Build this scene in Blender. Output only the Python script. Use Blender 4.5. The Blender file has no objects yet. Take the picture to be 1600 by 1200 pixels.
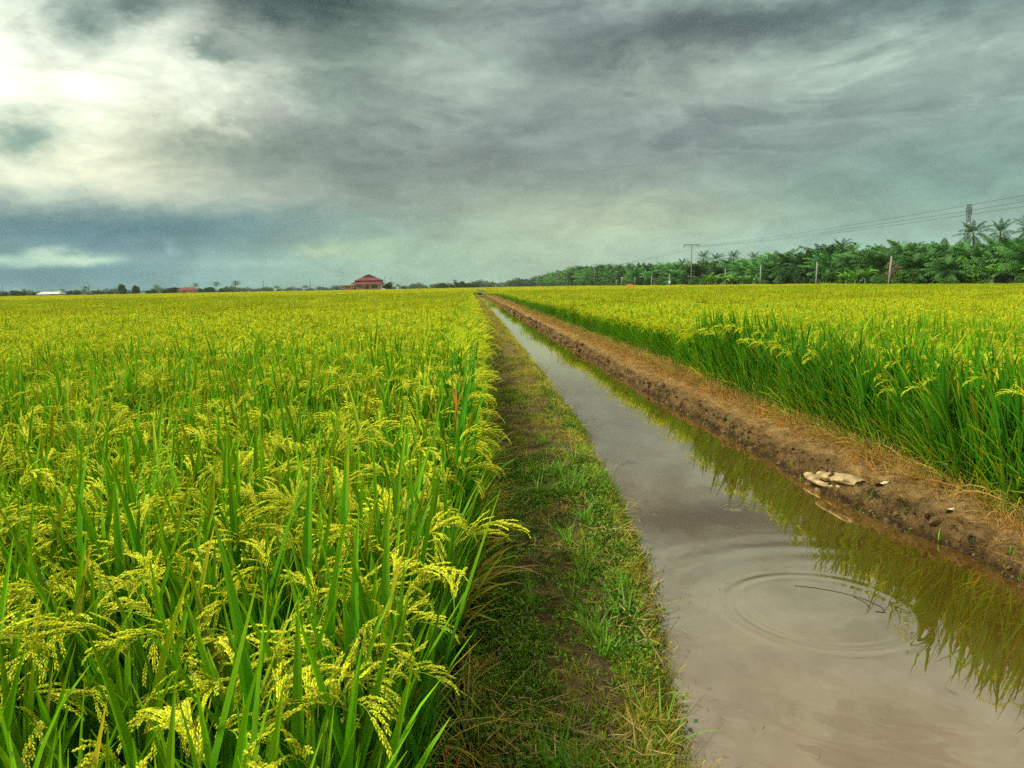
import bpy, math
import numpy as np
from mathutils import Vector, Matrix

# ------------------------------------------------------------------ basics
RNG = np.random.default_rng(11)
C = bpy.context.scene.collection
PI = math.pi
FPX = 1180.0
PITCH = math.radians(7.39); ROLL = math.radians(1.06); YAW = math.radians(3.0)

def pix(px, py):
    """direction (x, y, z) seen at a photo pixel, used to read distances off the photo"""
    x = (px-800)/FPX; y = -(py-600)/FPX
    c, s = math.cos(ROLL), math.sin(ROLL)
    x, y = c*x+s*y, -s*x+c*y
    c, s = math.cos(PITCH), math.sin(PITCH)
    fy, fz = c+s*y, -s+c*y
    c, s = math.cos(YAW), math.sin(YAW)
    return (c*x+s*fy, -s*x+c*fy, fz)
def eye(px): return 461-0.0175*px
def at(px, D):
    d = pix(px, eye(px)); return D*d[0]/d[1]
def hz(px, py, D):
    d = pix(px, py); return 1.6+D*d[2]/d[1]
def azel(px, py):
    d = pix(px, py); return (math.degrees(math.atan2(d[0], d[1])), math.degrees(math.atan2(d[2], math.hypot(d[0], d[1]))))
def lin(r, g, b):
    f = lambda c: (c/255/12.92 if c/255 <= .04045 else ((c/255+.055)/1.055)**2.4)
    return (f(r), f(g), f(b))

def tag(o, label=None, cat=None, group=None, kind=None):
    if label: o['label'] = label
    if cat: o['category'] = cat
    if group: o['group'] = group
    if kind: o['kind'] = kind
    return o
def thing(name, label, cat, loc=(0,0,0), rz=0, group=None, kind=None):
    o = bpy.data.objects.new(name, None); C.objects.link(o)
    o.empty_display_size = .2
    o.location = loc; o.rotation_euler = (0, 0, rz)
    return tag(o, label, cat, group, kind)
def link(name, me, parent=None, loc=None):
    o = bpy.data.objects.new(name, me); C.objects.link(o)
    if parent: o.parent = parent
    if loc is not None: o.location = loc
    return o
def copy_tree(o, parent=None):
    c = o.copy(); C.objects.link(c)
    if parent: c.parent = parent
    for ch in list(KIDS.get(o.name, [])): copy_tree(ch, c)
    return c
KIDS = {}
def kid(parent, o):
    o.parent = parent; KIDS.setdefault(parent.name, []).append(o); return o

# ------------------------------------------------------------------ geometry collector
class G:
    def __init__(s): s.v=[]; s.c=[]; s.q=[]; s.t=[]; s.n=0
    def add(s, v, q=None, t=None, c=(1,1,1)):
        v = np.asarray(v, float).reshape(-1,3)
        c = np.asarray(c, float)
        if c.ndim == 1: c = np.tile(c, (len(v),1))
        s.v.append(v); s.c.append(c.reshape(-1,3))
        if q is not None and len(q): s.q.append(np.asarray(q, int).reshape(-1,4)+s.n)
        if t is not None and len(t): s.t.append(np.asarray(t, int).reshape(-1,3)+s.n)
        s.n += len(v); return s
    def merge(s, g, M=None, R=None, T=None):
        for v, c in zip(g.v, g.c):
            w = v
            if R is not None: w = w@np.asarray(R).T
            if T is not None: w = w+np.asarray(T)
            s.v.append(w); s.c.append(c)
        for q in g.q: s.q.append(q+s.n)
        for t in g.t: s.t.append(t+s.n)
        s.n += g.n; return s
    def mesh(s, name, mat=None, smooth=False):
        V = np.concatenate(s.v); Cc = np.concatenate(s.c)
        Q = np.concatenate(s.q) if s.q else np.zeros((0,4), int)
        T = np.concatenate(s.t) if s.t else np.zeros((0,3), int)
        me = bpy.data.meshes.new(name)
        me.vertices.add(len(V)); me.vertices.foreach_set('co', V.astype(np.float32).ravel())
        loops = np.concatenate([Q.ravel(), T.ravel()]).astype(np.int32)
        me.loops.add(len(loops)); me.loops.foreach_set('vertex_index', loops)
        st = np.concatenate([np.arange(len(Q))*4, len(Q)*4+np.arange(len(T))*3]).astype(np.int32)
        me.polygons.add(len(st)); me.polygons.foreach_set('loop_start', st)
        me.polygons.foreach_set('use_smooth', np.full(len(st), smooth, dtype=bool))
        me.update(calc_edges=True)
        a = me.color_attributes.new('Col', 'FLOAT_COLOR', 'POINT')
        a.data.foreach_set('color', np.hstack([Cc, np.ones((len(Cc),1))]).astype(np.float32).ravel())
        if mat: me.materials.append(mat)
        me.validate()
        return me

def var(col, n, rng, amt=.12, hue=.06):
    """n individual colours around col"""
    col = np.asarray(col, float)
    b = 1+rng.normal(0, amt, (n,1)); h = 1+rng.normal(0, hue, (n,3))
    return np.clip(col*b*h, 0.002, .9)

def blades(g, rng, base, az, th0, thk, L, W, seg=5, c0=(.1,.3,.02), c1=None, fold=.25, p=1.6, roll=None, w0=.5, tipp=2.2):
    """curved leaf blades; every argument scalar or one value per blade"""
    base = np.asarray(base, float).reshape(-1,3); n = len(base)
    f = lambda a: np.broadcast_to(np.asarray(a, float), (n,)).reshape(n,1)
    az, th0, thk, L, W = f(az), f(th0), f(thk), f(L), f(W)
    s = np.linspace(0, 1, seg+1)[None]; sm = (s[:,1:]+s[:,:-1])/2
    th = th0+thk*sm**p
    d = np.stack([np.sin(az)*np.sin(th), np.cos(az)*np.sin(th), np.cos(th)], -1)*(L/seg)[...,None]
    P = np.concatenate([base[:,None], base[:,None]+np.cumsum(d, 1)], 1)
    thv = th0+thk*s**p
    side = np.stack([np.cos(az)+0*s, -np.sin(az)+0*s, 0*az+0*s], -1)
    nor = np.stack([np.sin(az)*-np.cos(thv), np.cos(az)*-np.cos(thv), np.sin(thv)], -1)
    if roll is None: roll = rng.uniform(-.9, .9, n)
    r = (f(roll)*(.3+.7*s))[...,None]
    side, nor = side*np.cos(r)+nor*np.sin(r), nor*np.cos(r)-side*np.sin(r)
    w = W*np.minimum(1, w0+(1-w0)*s*3)*(1-s**tipp); w = np.maximum(w, W*.04)[...,None]/2
    c0 = np.asarray(c0, float); c1 = c0 if c1 is None else np.asarray(c1, float)
    if c0.ndim == 1: c0 = np.tile(c0, (n,1))
    if c1.ndim == 1: c1 = np.tile(c1, (n,1))
    cc = c0[:,None]*(1-s[...,None]**1.5)+c1[:,None]*s[...,None]**1.5
    k = seg+1
    if fold > 0:
        V = np.stack([P-side*w+nor*w*fold*2, P, P+side*w+nor*w*fold*2], 2)    # n,k,3,3
        ccv = np.repeat(cc[:,:,None], 3, 2)
        i = (np.arange(n)*k*3)[:,None]+(np.arange(seg)*3)[None]
        i = i.ravel()
        q = np.concatenate([np.stack([i,i+1,i+4,i+3],-1), np.stack([i+1,i+2,i+5,i+4],-1)])
    else:
        V = np.stack([P-side*w, P+side*w], 2); ccv = np.repeat(cc[:,:,None], 2, 2)
        i = ((np.arange(n)*k*2)[:,None]+(np.arange(seg)*2)[None]).ravel()
        q = np.stack([i,i+1,i+3,i+2],-1)
    g.add(V, q=q, c=ccv.reshape(-1,3))
    return P

def tube(g, P, R, n=6, c=(1,1,1), caps=True):
    """tube along the polyline P with radii R"""
    P = np.asarray(P, float); m = len(P); R = np.broadcast_to(np.asarray(R, float), (m,))
    T = np.gradient(P, axis=0); T /= np.linalg.norm(T, axis=1)[:,None]+1e-9
    ref = np.array([0,0,1.]) if abs(T[:,2]).mean() < .8 else np.array([1.,0,0])
    A = np.cross(T, ref); A /= np.linalg.norm(A, axis=1)[:,None]+1e-9
    B = np.cross(T, A)
    a = np.arange(n)*2*PI/n
    V = P[:,None]+R[:,None,None]*(np.cos(a)[None,:,None]*A[:,None]+np.sin(a)[None,:,None]*B[:,None])
    i = np.arange(m-1)[:,None]*n; j = np.arange(n)[None]; jn = (j+1) % n
    q = np.stack([i+j, i+jn, i+n+jn, i+n+j], -1).reshape(-1,4)
    t = []
    if caps:
        for k in range(1, n-1): t += [(0,k+1,k), ((m-1)*n, (m-1)*n+k, (m-1)*n+k+1)]
    g.add(V, q=q, t=t, c=c)

def box(g, x0, x1, y0, y1, z0, z1, c=(1,1,1)):
    V = [(x,y,z) for z in (z0,z1) for (x,y) in ((x0,y0),(x1,y0),(x1,y1),(x0,y1))]
    g.add(V, q=[(0,3,2,1),(4,5,6,7),(0,1,5,4),(1,2,6,5),(2,3,7,6),(3,0,4,7)], c=c)

def quadleaf(g, rng, P, size, c, up=.3, ratio=.45):
    """small random leaf faces (rhombs bent along the midrib)"""
    P = np.asarray(P, float); n = len(P)
    d = rng.normal(size=(n,3)); d /= np.linalg.norm(d, axis=1)[:,None]
    e = rng.normal(size=(n,3)); e = np.cross(d, e); e /= np.linalg.norm(e, axis=1)[:,None]
    s = (size*rng.uniform(.6, 1.3, n))[:,None]
    nn = np.cross(d, e)
    V = np.stack([P, P+d*s*.5+e*s*ratio, P+d*s-nn*s*.1, P+d*s*.5-e*s*ratio], 1)
    i = np.arange(n)*4
    c = np.asarray(c, float)
    if c.ndim == 1: c = np.tile(c, (n,1))
    g.add(V, q=np.stack([i,i+1,i+2,i+3],-1), c=np.repeat(c, 4, 0))

# value noise for terrain and positions
def vnoise(x, y, seed=0):
    xi = np.floor(x).astype(np.int64); yi = np.floor(y).astype(np.int64); xf = x-xi; yf = y-yi
    def h(a, b):
        n = (a*374761393+b*668265263+seed*1442695041) & 0x7fffffff
        n = ((n ^ (n >> 13))*1274126177) & 0x7fffffff
        return ((n ^ (n >> 16)) & 0xffff)/65535.
    u = xf*xf*(3-2*xf); v = yf*yf*(3-2*yf)
    return (h(xi,yi)*(1-u)+h(xi+1,yi)*u)*(1-v)+(h(xi,yi+1)*(1-u)+h(xi+1,yi+1)*u)*v
def fbm(x, y, seed=0, o=4):
    r = 0; a = .5
    for k in range(o): r = r+a*(vnoise(x*2**k, y*2**k, seed+k)-.5)*2; a *= .5
    return r

# ------------------------------------------------------------------ materials
class NT:
    def __init__(s, tree): s.t = tree; tree.nodes.clear()
    def n(s, typ, **kw):
        nd = s.t.nodes.new(typ)
        for k, v in kw.items(): setattr(nd, k, v)
        return nd
    def put(s, inp, v):
        if v is None: return
        if isinstance(v, bpy.types.NodeSocket): s.t.links.new(v, inp)
        else:
            if hasattr(inp.default_value, '__len__') and not hasattr(v, '__len__'): v = (v,)*len(inp.default_value)
            if hasattr(v, '__len__') and len(inp.default_value) == 4 and len(v) == 3: v = (*v, 1)
            inp.default_value = v
    def m(s, op, a, b=None, c=None, clamp=False):
        nd = s.n('ShaderNodeMath', operation=op, use_clamp=clamp)
        s.put(nd.inputs[0], a)
        if b is not None: s.put(nd.inputs[1], b)
        if c is not None: s.put(nd.inputs[2], c)
        return nd.outputs[0]
    def mix(s, f, a, b, blend='MIX'):
        nd = s.n('ShaderNodeMix', data_type='RGBA', blend_type=blend)
        s.put(nd.inputs[0], f); s.put(nd.inputs[6], a); s.put(nd.inputs[7], b)
        return nd.outputs[2]
    def noise(s, vec, scale, detail=4, rough=.6, out=0, dist=0):
        nd = s.n('ShaderNodeTexNoise'); s.put(nd.inputs['Vector'], vec); s.put(nd.inputs['Scale'], scale)
        s.put(nd.inputs['Detail'], detail); s.put(nd.inputs['Roughness'], rough); s.put(nd.inputs['Distortion'], dist)
        return nd.outputs[out]
    def ramp(s, f, stops):
        nd = s.n('ShaderNodeValToRGB'); s.put(nd.inputs[0], f)
        el = nd.color_ramp.elements
        while len(el) < len(stops): el.new(.5)
        for e, (p, c) in zip(el, stops): e.position = p; e.color = (*c, 1) if len(c) == 3 else c
        return nd.outputs[0]
    def mapr(s, v, a, b, c, d):
        nd = s.n('ShaderNodeMapRange'); s.put(nd.inputs[0], v)
        for k, x in enumerate((a,b,c,d)): nd.inputs[k+1].default_value = x
        return nd.outputs[0]

def new_mat(name):
    m = bpy.data.materials.new(name); m.use_nodes = True
    return m, NT(m.node_tree)
def bsdf(N, col, rough=.6, spec=.3, metal=0, normal=None):
    b = N.n('ShaderNodeBsdfPrincipled')
    N.put(b.inputs['Base Color'], col); N.put(b.inputs['Roughness'], rough)
    N.put(b.inputs['Specular IOR Level'], spec); N.put(b.inputs['Metallic'], metal)
    if normal is not None: N.put(b.inputs['Normal'], normal)
    return b.outputs[0]
def finish(N, sh):
    o = N.n('ShaderNodeOutputMaterial'); N.t.links.new(sh, o.inputs[0])
def bump(N, h, strength=.5, dist=.01):
    b = N.n('ShaderNodeBump'); N.put(b.inputs['Strength'], strength); N.put(b.inputs['Distance'], dist); N.put(b.inputs['Height'], h)
    return b.outputs[0]

def plant_mat(name, transl=.35, rough=.5, spec=.3, varamt=.3, noise_sc=0, trc=(1.15,1.25,.6)):
    m, N = new_mat(name)
    a = N.n('ShaderNodeAttribute', attribute_name='Col')
    oi = N.n('ShaderNodeObjectInfo')
    k = N.mapr(oi.outputs['Random'], 0, 1, 1-varamt/2, 1+varamt/2)
    vm = N.n('ShaderNodeVectorMath', operation='SCALE'); N.put(vm.inputs[0], a.outputs['Color']); N.put(vm.inputs['Scale'], k)
    col = vm.outputs[0]
    if noise_sc:
        tc = N.n('ShaderNodeTexCoord')
        nz = N.noise(tc.outputs['Object'], noise_sc, 3)
        vm2 = N.n('ShaderNodeVectorMath', operation='SCALE'); N.put(vm2.inputs[0], col); N.put(vm2.inputs['Scale'], N.mapr(nz, .3, .7, .7, 1.3))
        col = vm2.outputs[0]
    p = bsdf(N, col, rough, spec)
    if transl > 0:
        tr = N.n('ShaderNodeBsdfTranslucent')
        v3 = N.n('ShaderNodeVectorMath', operation='MULTIPLY'); N.put(v3.inputs[0], col); N.put(v3.inputs[1], trc)
        N.put(tr.inputs[0], v3.outputs[0])
        mx = N.n('ShaderNodeMixShader'); mx.inputs[0].default_value = transl
        N.t.links.new(p, mx.inputs[1]); N.t.links.new(tr.outputs[0], mx.inputs[2]); p = mx.outputs[0]
    finish(N, p); return m
def solid(name, col, rough=.7, spec=.3, metal=0, nsc=6, namt=.25, bscale=None):
    m, N = new_mat(name)
    tc = N.n('ShaderNodeTexCoord')
    nz = N.noise(tc.outputs['Object'], nsc, 5, .65)
    c = N.mix(1.0, col, N.ramp(nz, [(.3, (1-namt,)*3), (.7, (1+namt*.4,)*3)]), 'MULTIPLY')
    nm = bump(N, N.noise(tc.outputs['Object'], bscale, 3), .4, .02) if bscale else None
    finish(N, bsdf(N, c, rough, spec, metal, nm)); return m

M_RICE = plant_mat('rice_leaf_and_grain', .27, .6, .12, .35, trc=(1.25,1.3,.4))
M_GRASS = plant_mat('bank_grass', .3, .55, .25, .4)
M_STRAW = plant_mat('dry_straw', .2, .7, .15, .4, trc=(1,.9,.7))
M_PALM = plant_mat('palm_frond', .2, .55, .2, .55)
M_TREE = plant_mat('tree_leaf', .25, .6, .25, .45)
M_BARK = solid('palm_bark', (.13,.105,.075), .9, .1, nsc=3, namt=.5, bscale=9)

def ground_mat():
    m, N = new_mat('mud_and_soil')
    a = N.n('ShaderNodeAttribute', attribute_name='Col')
    g = N.n('ShaderNodeNewGeometry')
    P = g.outputs['Position']
    n1 = N.noise(P, 7, 6, .7); n2 = N.noise(P, 45, 5, .7); n3 = N.noise(P, 1.3, 3, .5)
    c = N.mix(1.0, a.outputs['Color'], N.ramp(n1, [(.30,(.35,.32,.28)),(.5,(.95,.95,.95)),(.70,(1.5,1.45,1.35))]), 'MULTIPLY')
    c = N.mix(1.0, c, N.ramp(n2, [(.3,(.6,.58,.55)),(.65,(1.2,1.2,1.2))]), 'MULTIPLY')
    c = N.mix(.6, c, N.ramp(n3, [(.35,(.75,.75,.75)),(.65,(1.2,1.15,1.0))]), 'MULTIPLY')
    sep = N.n('ShaderNodeSeparateXYZ'); N.put(sep.inputs[0], P)
    wet = N.mapr(N.m('ADD', sep.outputs[2], N.m('MULTIPLY', n1, .05)), -.10, -.06, .35, .9)
    h = N.m('ADD', N.m('MULTIPLY', n1, .7), N.m('MULTIPLY', n2, .4))
    finish(N, bsdf(N, c, wet, N.mapr(wet, .22, .85, .22, .05), 0, bump(N, h, 1.0, .09))); return m
M_GROUND = ground_mat()

def water_mat():
    m, N = new_mat('muddy_water')
    g = N.n('ShaderNodeNewGeometry'); P = g.outputs['Position']
    sep = N.n('ShaderNodeSeparateXYZ'); N.put(sep.inputs[0], P)
    def rings(cx, cy, wl, r0, r1, amp, fall):
        dx = N.m('SUBTRACT', sep.outputs[0], cx); dy = N.m('SUBTRACT', sep.outputs[1], cy)
        r = N.m('SQRT', N.m('ADD', N.m('MULTIPLY', dx, dx), N.m('MULTIPLY', dy, dy)))
        w = N.m('SINE', N.m('MULTIPLY', r, 2*PI/wl))
        e = N.m('MULTIPLY', N.mapr(r, r0, r0+(r1-r0)*fall, 0, 1), N.mapr(r, r0+(r1-r0)*fall, r1, 1, 0))
        return N.m('MULTIPLY', N.m('MULTIPLY', w, e), amp)
    h = rings(1.80, 3.71, .11, .36, .56, .42, .5)
    h = N.m('ADD', h, rings(1.95, 3.50, .27, .80, 1.5, .34, .5))
    h = N.m('ADD', h, rings(1.98, 5.55, .05, .02, .14, .15, .4))
    mp = N.n('ShaderNodeMapping'); N.put(mp.inputs[0], P); mp.inputs['Scale'].default_value = (1, .6, 1)
    h = N.m('MULTIPLY', h, N.mapr(N.noise(P, 1.7, 2, .5), .38, .62, .6, 1.5))
    h = N.m('ADD', h, N.m('MULTIPLY', N.noise(mp.outputs[0], 9, 2, .5), .22))
    h = N.m('ADD', h, N.m('MULTIPLY', N.noise(mp.outputs[0], 2.2, 2, .5), .6))
    nm = bump(N, h, 1.0, .0016)
    turb = N.noise(P, .9, 4, .6)
    col = N.ramp(turb, [(.3, (.075,.038,.004)), (.7, (.125,.074,.014))])
    d = N.n('ShaderNodeBsdfDiffuse'); N.put(d.inputs[0], col)
    gl = N.n('ShaderNodeBsdfGlossy'); N.put(gl.inputs[0], (1,.92,.80,1)); N.put(gl.inputs['Roughness'], .012); N.put(gl.inputs['Normal'], nm)
    fr = N.n('ShaderNodeFresnel'); fr.inputs[0].default_value = 1.33; N.put(fr.inputs['Normal'], nm)
    f = N.m('ADD', N.m('MULTIPLY', N.m('POWER', fr.outputs[0], .4), .92), .06, clamp=True)
    mx = N.n('ShaderNodeMixShader'); N.put(mx.inputs[0], f)
    N.t.links.new(d.outputs[0], mx.inputs[1]); N.t.links.new(gl.outputs[0], mx.inputs[2])
    finish(N, mx.outputs[0]); return m
M_WATER = water_mat()

# ------------------------------------------------------------------ GN scatter
def scatter(name, pts, rot, scl, idx, protos, extra=None, mat=None, label=None, cat=None):
    """ONE object: points carrying copies of the prototype meshes, plus the optional solid mesh `extra` (G)"""
    g = extra if extra is not None else G()
    n0 = g.n
    g.add(pts, c=(1,1,1))
    me = g.mesh(name, mat)
    n = len(me.vertices)
    k = np.full(n, -1, np.int32); k[n0:] = idx
    a = me.attributes.new('kind_index', 'INT', 'POINT'); a.data.foreach_set('value', k)
    r = np.zeros((n,3), np.float32); r[n0:] = rot
    a = me.attributes.new('turn', 'FLOAT_VECTOR', 'POINT'); a.data.foreach_set('vector', r.ravel())
    s = np.ones((n,3), np.float32); s[n0:] = np.asarray(scl).reshape(len(pts), -1)
    a = me.attributes.new('size', 'FLOAT_VECTOR', 'POINT'); a.data.foreach_set('vector', s.ravel())
    ob = link(name, me)
    t = bpy.data.node_groups.new(name+'_scatter', 'GeometryNodeTree')
    t.interface.new_socket('Geometry', in_out='INPUT', socket_type='NodeSocketGeometry')
    t.interface.new_socket('Geometry', in_out='OUTPUT', socket_type='NodeSocketGeometry')
    nd = t.nodes; L = t.links
    gi = nd.new('NodeGroupInput'); go = nd.new('NodeGroupOutput')
    join = nd.new('GeometryNodeJoinGeometry')
    for m_ in reversed(protos):
        o = bpy.data.objects.new(m_.name+'_source', m_)
        oi = nd.new('GeometryNodeObjectInfo'); oi.inputs['Object'].default_value = o
        if 'As Instance' in oi.inputs: oi.inputs['As Instance'].default_value = False
        gti = nd.new('GeometryNodeGeometryToInstance')
        L.new(oi.outputs['Geometry'], gti.inputs[0]); L.new(gti.outputs[0], join.inputs[0])
    def attr(nm, ty):
        x = nd.new('GeometryNodeInputNamedAttribute'); x.data_type = ty; x.inputs[0].default_value = nm; return x.outputs[0]
    iop = nd.new('GeometryNodeInstanceOnPoints')
    L.new(gi.outputs[0], iop.inputs['Points']); L.new(join.outputs[0], iop.inputs['Instance'])
    iop.inputs['Pick Instance'].default_value = True
    ki = attr('kind_index', 'INT')
    cmp_ = nd.new('FunctionNodeCompare'); cmp_.data_type = 'INT'; cmp_.operation = 'GREATER_EQUAL'
    i_in = [x for x in cmp_.inputs if x.type == 'INT' and x.enabled]
    L.new(ki, i_in[0]); i_in[1].default_value = 0
    L.new(cmp_.outputs[0], iop.inputs['Selection']); L.new(ki, iop.inputs['Instance Index'])
    e2r = nd.new('FunctionNodeEulerToRotation'); L.new(attr('turn', 'FLOAT_VECTOR'), e2r.inputs[0])
    L.new(e2r.outputs[0], iop.inputs['Rotation'])
    L.new(attr('size', 'FLOAT_VECTOR'), iop.inputs['Scale'])
    j2 = nd.new('GeometryNodeJoinGeometry')
    L.new(gi.outputs[0], j2.inputs[0]); L.new(iop.outputs[0], j2.inputs[0]); L.new(j2.outputs[0], go.inputs[0])
    md = ob.modifiers.new('scatter', 'NODES'); md.node_group = t
    return tag(ob, label, cat, None, 'stuff')

def in_view(x, y, m0=-37, m1=43, near=1.5):
    a = np.degrees(np.arctan2(x, y))
    return ((a > m0) & (a < m1)) | (np.hypot(x, y) < near)
# ------------------------------------------------------------------ world: overcast sky
SUN_EL, SUN_AZ = math.radians(50), math.radians(-112)       # azimuth from +Y towards +X
def make_world():
    w = bpy.data.worlds.new('World'); bpy.context.scene.world = w; w.use_nodes = True
    N = NT(w.node_tree)
    tc = N.n('ShaderNodeTexCoord'); D = tc.outputs['Generated']
    sp = N.n('ShaderNodeSeparateXYZ'); N.put(sp.inputs[0], D)
    az = N.m('MULTIPLY', N.m('ARCTAN2', sp.outputs[0], sp.outputs[1]), 180/PI)
    el = N.m('MULTIPLY', N.m('ARCSINE', sp.outputs[2]), 180/PI)
    # warp of the cloud edges, finer towards the horizon
    mp = N.n('ShaderNodeMapping'); N.put(mp.inputs[0], D); mp.inputs['Scale'].default_value = (1, 1, 2.2)
    w1 = N.n('ShaderNodeTexNoise'); N.put(w1.inputs['Vector'], mp.outputs[0]); w1.inputs['Scale'].default_value = 5.5; w1.inputs['Detail'].default_value = 6; w1.inputs['Roughness'].default_value = .62
    w2 = N.n('ShaderNodeTexNoise'); N.put(w2.inputs['Vector'], mp.outputs[0]); w2.inputs['Scale'].default_value = 28; w2.inputs['Detail'].default_value = 5; w2.inputs['Roughness'].default_value = .6
    s1 = N.n('ShaderNodeSeparateColor'); N.put(s1.inputs[0], w1.outputs['Color'])
    s2 = N.n('ShaderNodeSeparateColor'); N.put(s2.inputs[0], w2.outputs['Color'])
    amp = N.mapr(el, 2, 12, .25, 1)
    dx = N.m('MULTIPLY', N.m('SUBTRACT', s1.outputs[0], .5), N.m('MULTIPLY', amp, 9))
    dx = N.m('ADD', dx, N.m('MULTIPLY', N.m('SUBTRACT', s2.outputs[0], .5), 3))
    dy = N.m('MULTIPLY', N.m('SUBTRACT', s1.outputs[1], .5), N.m('MULTIPLY', amp, 4.5))
    dy = N.m('ADD', dy, N.m('MULTIPLY', N.m('SUBTRACT', s2.outputs[1], .5), 1.6))
    U = N.m('ADD', az, dx); V = N.m('ADD', el, dy)
    col = N.ramp(N.m('DIVIDE', V, 90, clamp=True), [(0, lin(162,182,166)), (.05, lin(148,166,157)), (.10, lin(146,160,155)), (.22, lin(162,175,168)), (.32, lin(188,190,180)), (1, lin(215,216,212))])
    k = 20.6
    B = [ # px, py, sx, sy, colour, amount : cloud masses read off the photograph
      (330,150,250,105,(190,198,188),.9),(40,100,340,120,(206,212,200),1.0),(185,250,215,80,(234,232,210),1.0),(60,110,160,60,(214,218,206),.9),
      (0,214,46,24,(112,144,138),.75),(220,360,400,42,(88,124,136),.95),(140,425,420,40,(92,130,146),.9),(430,430,160,35,(150,176,168),.6),
      (120,22,45,28,(120,142,138),.8),(205,8,30,22,(110,132,128),.8),(335,68,20,12,(125,140,136),.7),(372,76,30,10,(120,136,130),.7),
      (480,8,230,40,(78,94,94),1.0),(560,80,95,60,(92,108,104),.95),(440,245,210,42,(100,126,118),.75),(700,240,280,75,(120,128,127),.75),
      (545,150,60,30,(160,176,164),.6),(690,95,120,55,(168,180,170),.65),(730,300,240,40,(132,142,136),.5),
      (1190,52,250,40,(52,66,80),1.0),(1480,12,170,24,(86,106,112),.8),(1010,105,120,42,(108,118,118),.8),(880,20,120,25,(130,138,140),.6),
      (1130,125,170,42,(168,176,166),.7),(1390,85,190,46,(170,186,176),.7),(1400,290,280,80,(122,150,143),.75),(1050,230,260,60,(134,142,142),.7),
      (950,365,250,58,(172,180,158),.85),(640,400,170,40,(158,178,158),.7),(1250,380,300,30,(150,176,168),.6)]
    # small cumulus by the horizon
    S = [(118,406,46,6,(186,208,190),1.0),(78,400,24,8,(190,210,192),.9),(0,407,40,7,(172,196,184),.9),(430,412,100,7,(150,176,170),.8),(515,392,34,9,(178,196,170),.9),(575,388,40,10,(164,184,162),.7),(270,388,9,9,(140,170,176),.6)]
    def blob(col, U, V, b, kx=1.0):
        px, py, sx, sy, c, a = b
        A, E = azel(px, py)
        u = N.m('MULTIPLY', N.m('SUBTRACT', U, A), kx*k/sx); v = N.m('MULTIPLY', N.m('SUBTRACT', V, E), kx*k/sy)
        r = N.m('ADD', N.m('MULTIPLY', u, u), N.m('MULTIPLY', v, v))
        f = N.m('MULTIPLY', N.m('POWER', 2.71828, N.m('MULTIPLY', r, -.8)), a)
        return N.mix(f, col, lin(*c))
    for b in B: col = blob(col, U, V, b)
    U2 = N.m('ADD', az, N.m('MULTIPLY', N.m('SUBTRACT', s2.outputs[0], .5), 2.4)); V2 = N.m('ADD', el, N.m('MULTIPLY', N.m('SUBTRACT', s2.outputs[1], .5), .9))
    for b in S: col = blob(col, U2, V2, b)
    # fibrous texture of the cloud base
    n3 = N.noise(mp.outputs[0], 13, 7, .65, dist=.4)
    col = N.mix(1.0, col, N.ramp(n3, [(.28, (.88,.88,.89)), (.5, (1.04,1.05,1.04)), (.72, (1.21,1.21,1.19))]), 'MULTIPLY')
    gm = N.n('ShaderNodeGamma'); N.put(gm.inputs[0], col); gm.inputs[1].default_value = 1.42
    col = N.mix(1.0, gm.outputs[0], (1.78,1.76,1.76), 'MULTIPLY')
    mp2 = N.n('ShaderNodeMapping'); N.put(mp2.inputs[0], D); mp2.inputs['Scale'].default_value = (1, 1, 3.0); mp2.inputs['Location'].default_value = (3.1, 1.7, .4)
    n6 = N.noise(mp2.outputs[0], 4.2, 9, .58, dist=.5)
    edge = N.ramp(n6, [(.40, (.76,.78,.80)), (.465, (1.10,1.10,1.08)), (.53, (.96,.97,.97)), (.60, (1.16,1.16,1.14))])
    col = N.mix(N.mapr(el, 5, 11, 0, .85), col, N.mix(1.0, col, edge, 'MULTIPLY'))
    # overcast zenith is brighter than the horizon
    col2 = N.n('ShaderNodeVectorMath', operation='SCALE'); N.put(col2.inputs[0], col)
    N.put(col2.inputs['Scale'], N.mapr(el, 38, 65, 1.0, ZENITH))
    bg1 = N.n('ShaderNodeBackground'); N.put(bg1.inputs[0], col2.outputs[0]); bg1.inputs[1].default_value = 1.0
    sk = N.n('ShaderNodeTexSky', sky_type='NISHITA', sun_disc=False)
    sk.sun_elevation = SUN_EL; sk.sun_rotation = SUN_AZ; sk.air_density = 1; sk.dust_density = 3
    bg2 = N.n('ShaderNodeBackground'); N.put(bg2.inputs[0], sk.outputs[0]); bg2.inputs[1].default_value = .06
    mx = N.n('ShaderNodeMixShader'); mx.inputs[0].default_value = .08
    N.t.links.new(bg1.outputs[0], mx.inputs[1]); N.t.links.new(bg2.outputs[0], mx.inputs[2])
    o = N.n('ShaderNodeOutputWorld'); N.t.links.new(mx.outputs[0], o.inputs[0])
ZENITH = 1.35
make_world()
sun = bpy.data.lights.new('sun', 'SUN'); sun.energy = 4.6; sun.angle = math.radians(10); sun.color = (1, .96, .88)
so = bpy.data.objects.new('sun', sun); C.objects.link(so)
sd = Vector((math.sin(SUN_AZ)*math.cos(SUN_EL), math.cos(SUN_AZ)*math.cos(SUN_EL), math.sin(SUN_EL)))
so.rotation_euler = sd.to_track_quat('Z', 'Y').to_euler(); so.location = (-30, 30, 60)

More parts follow.
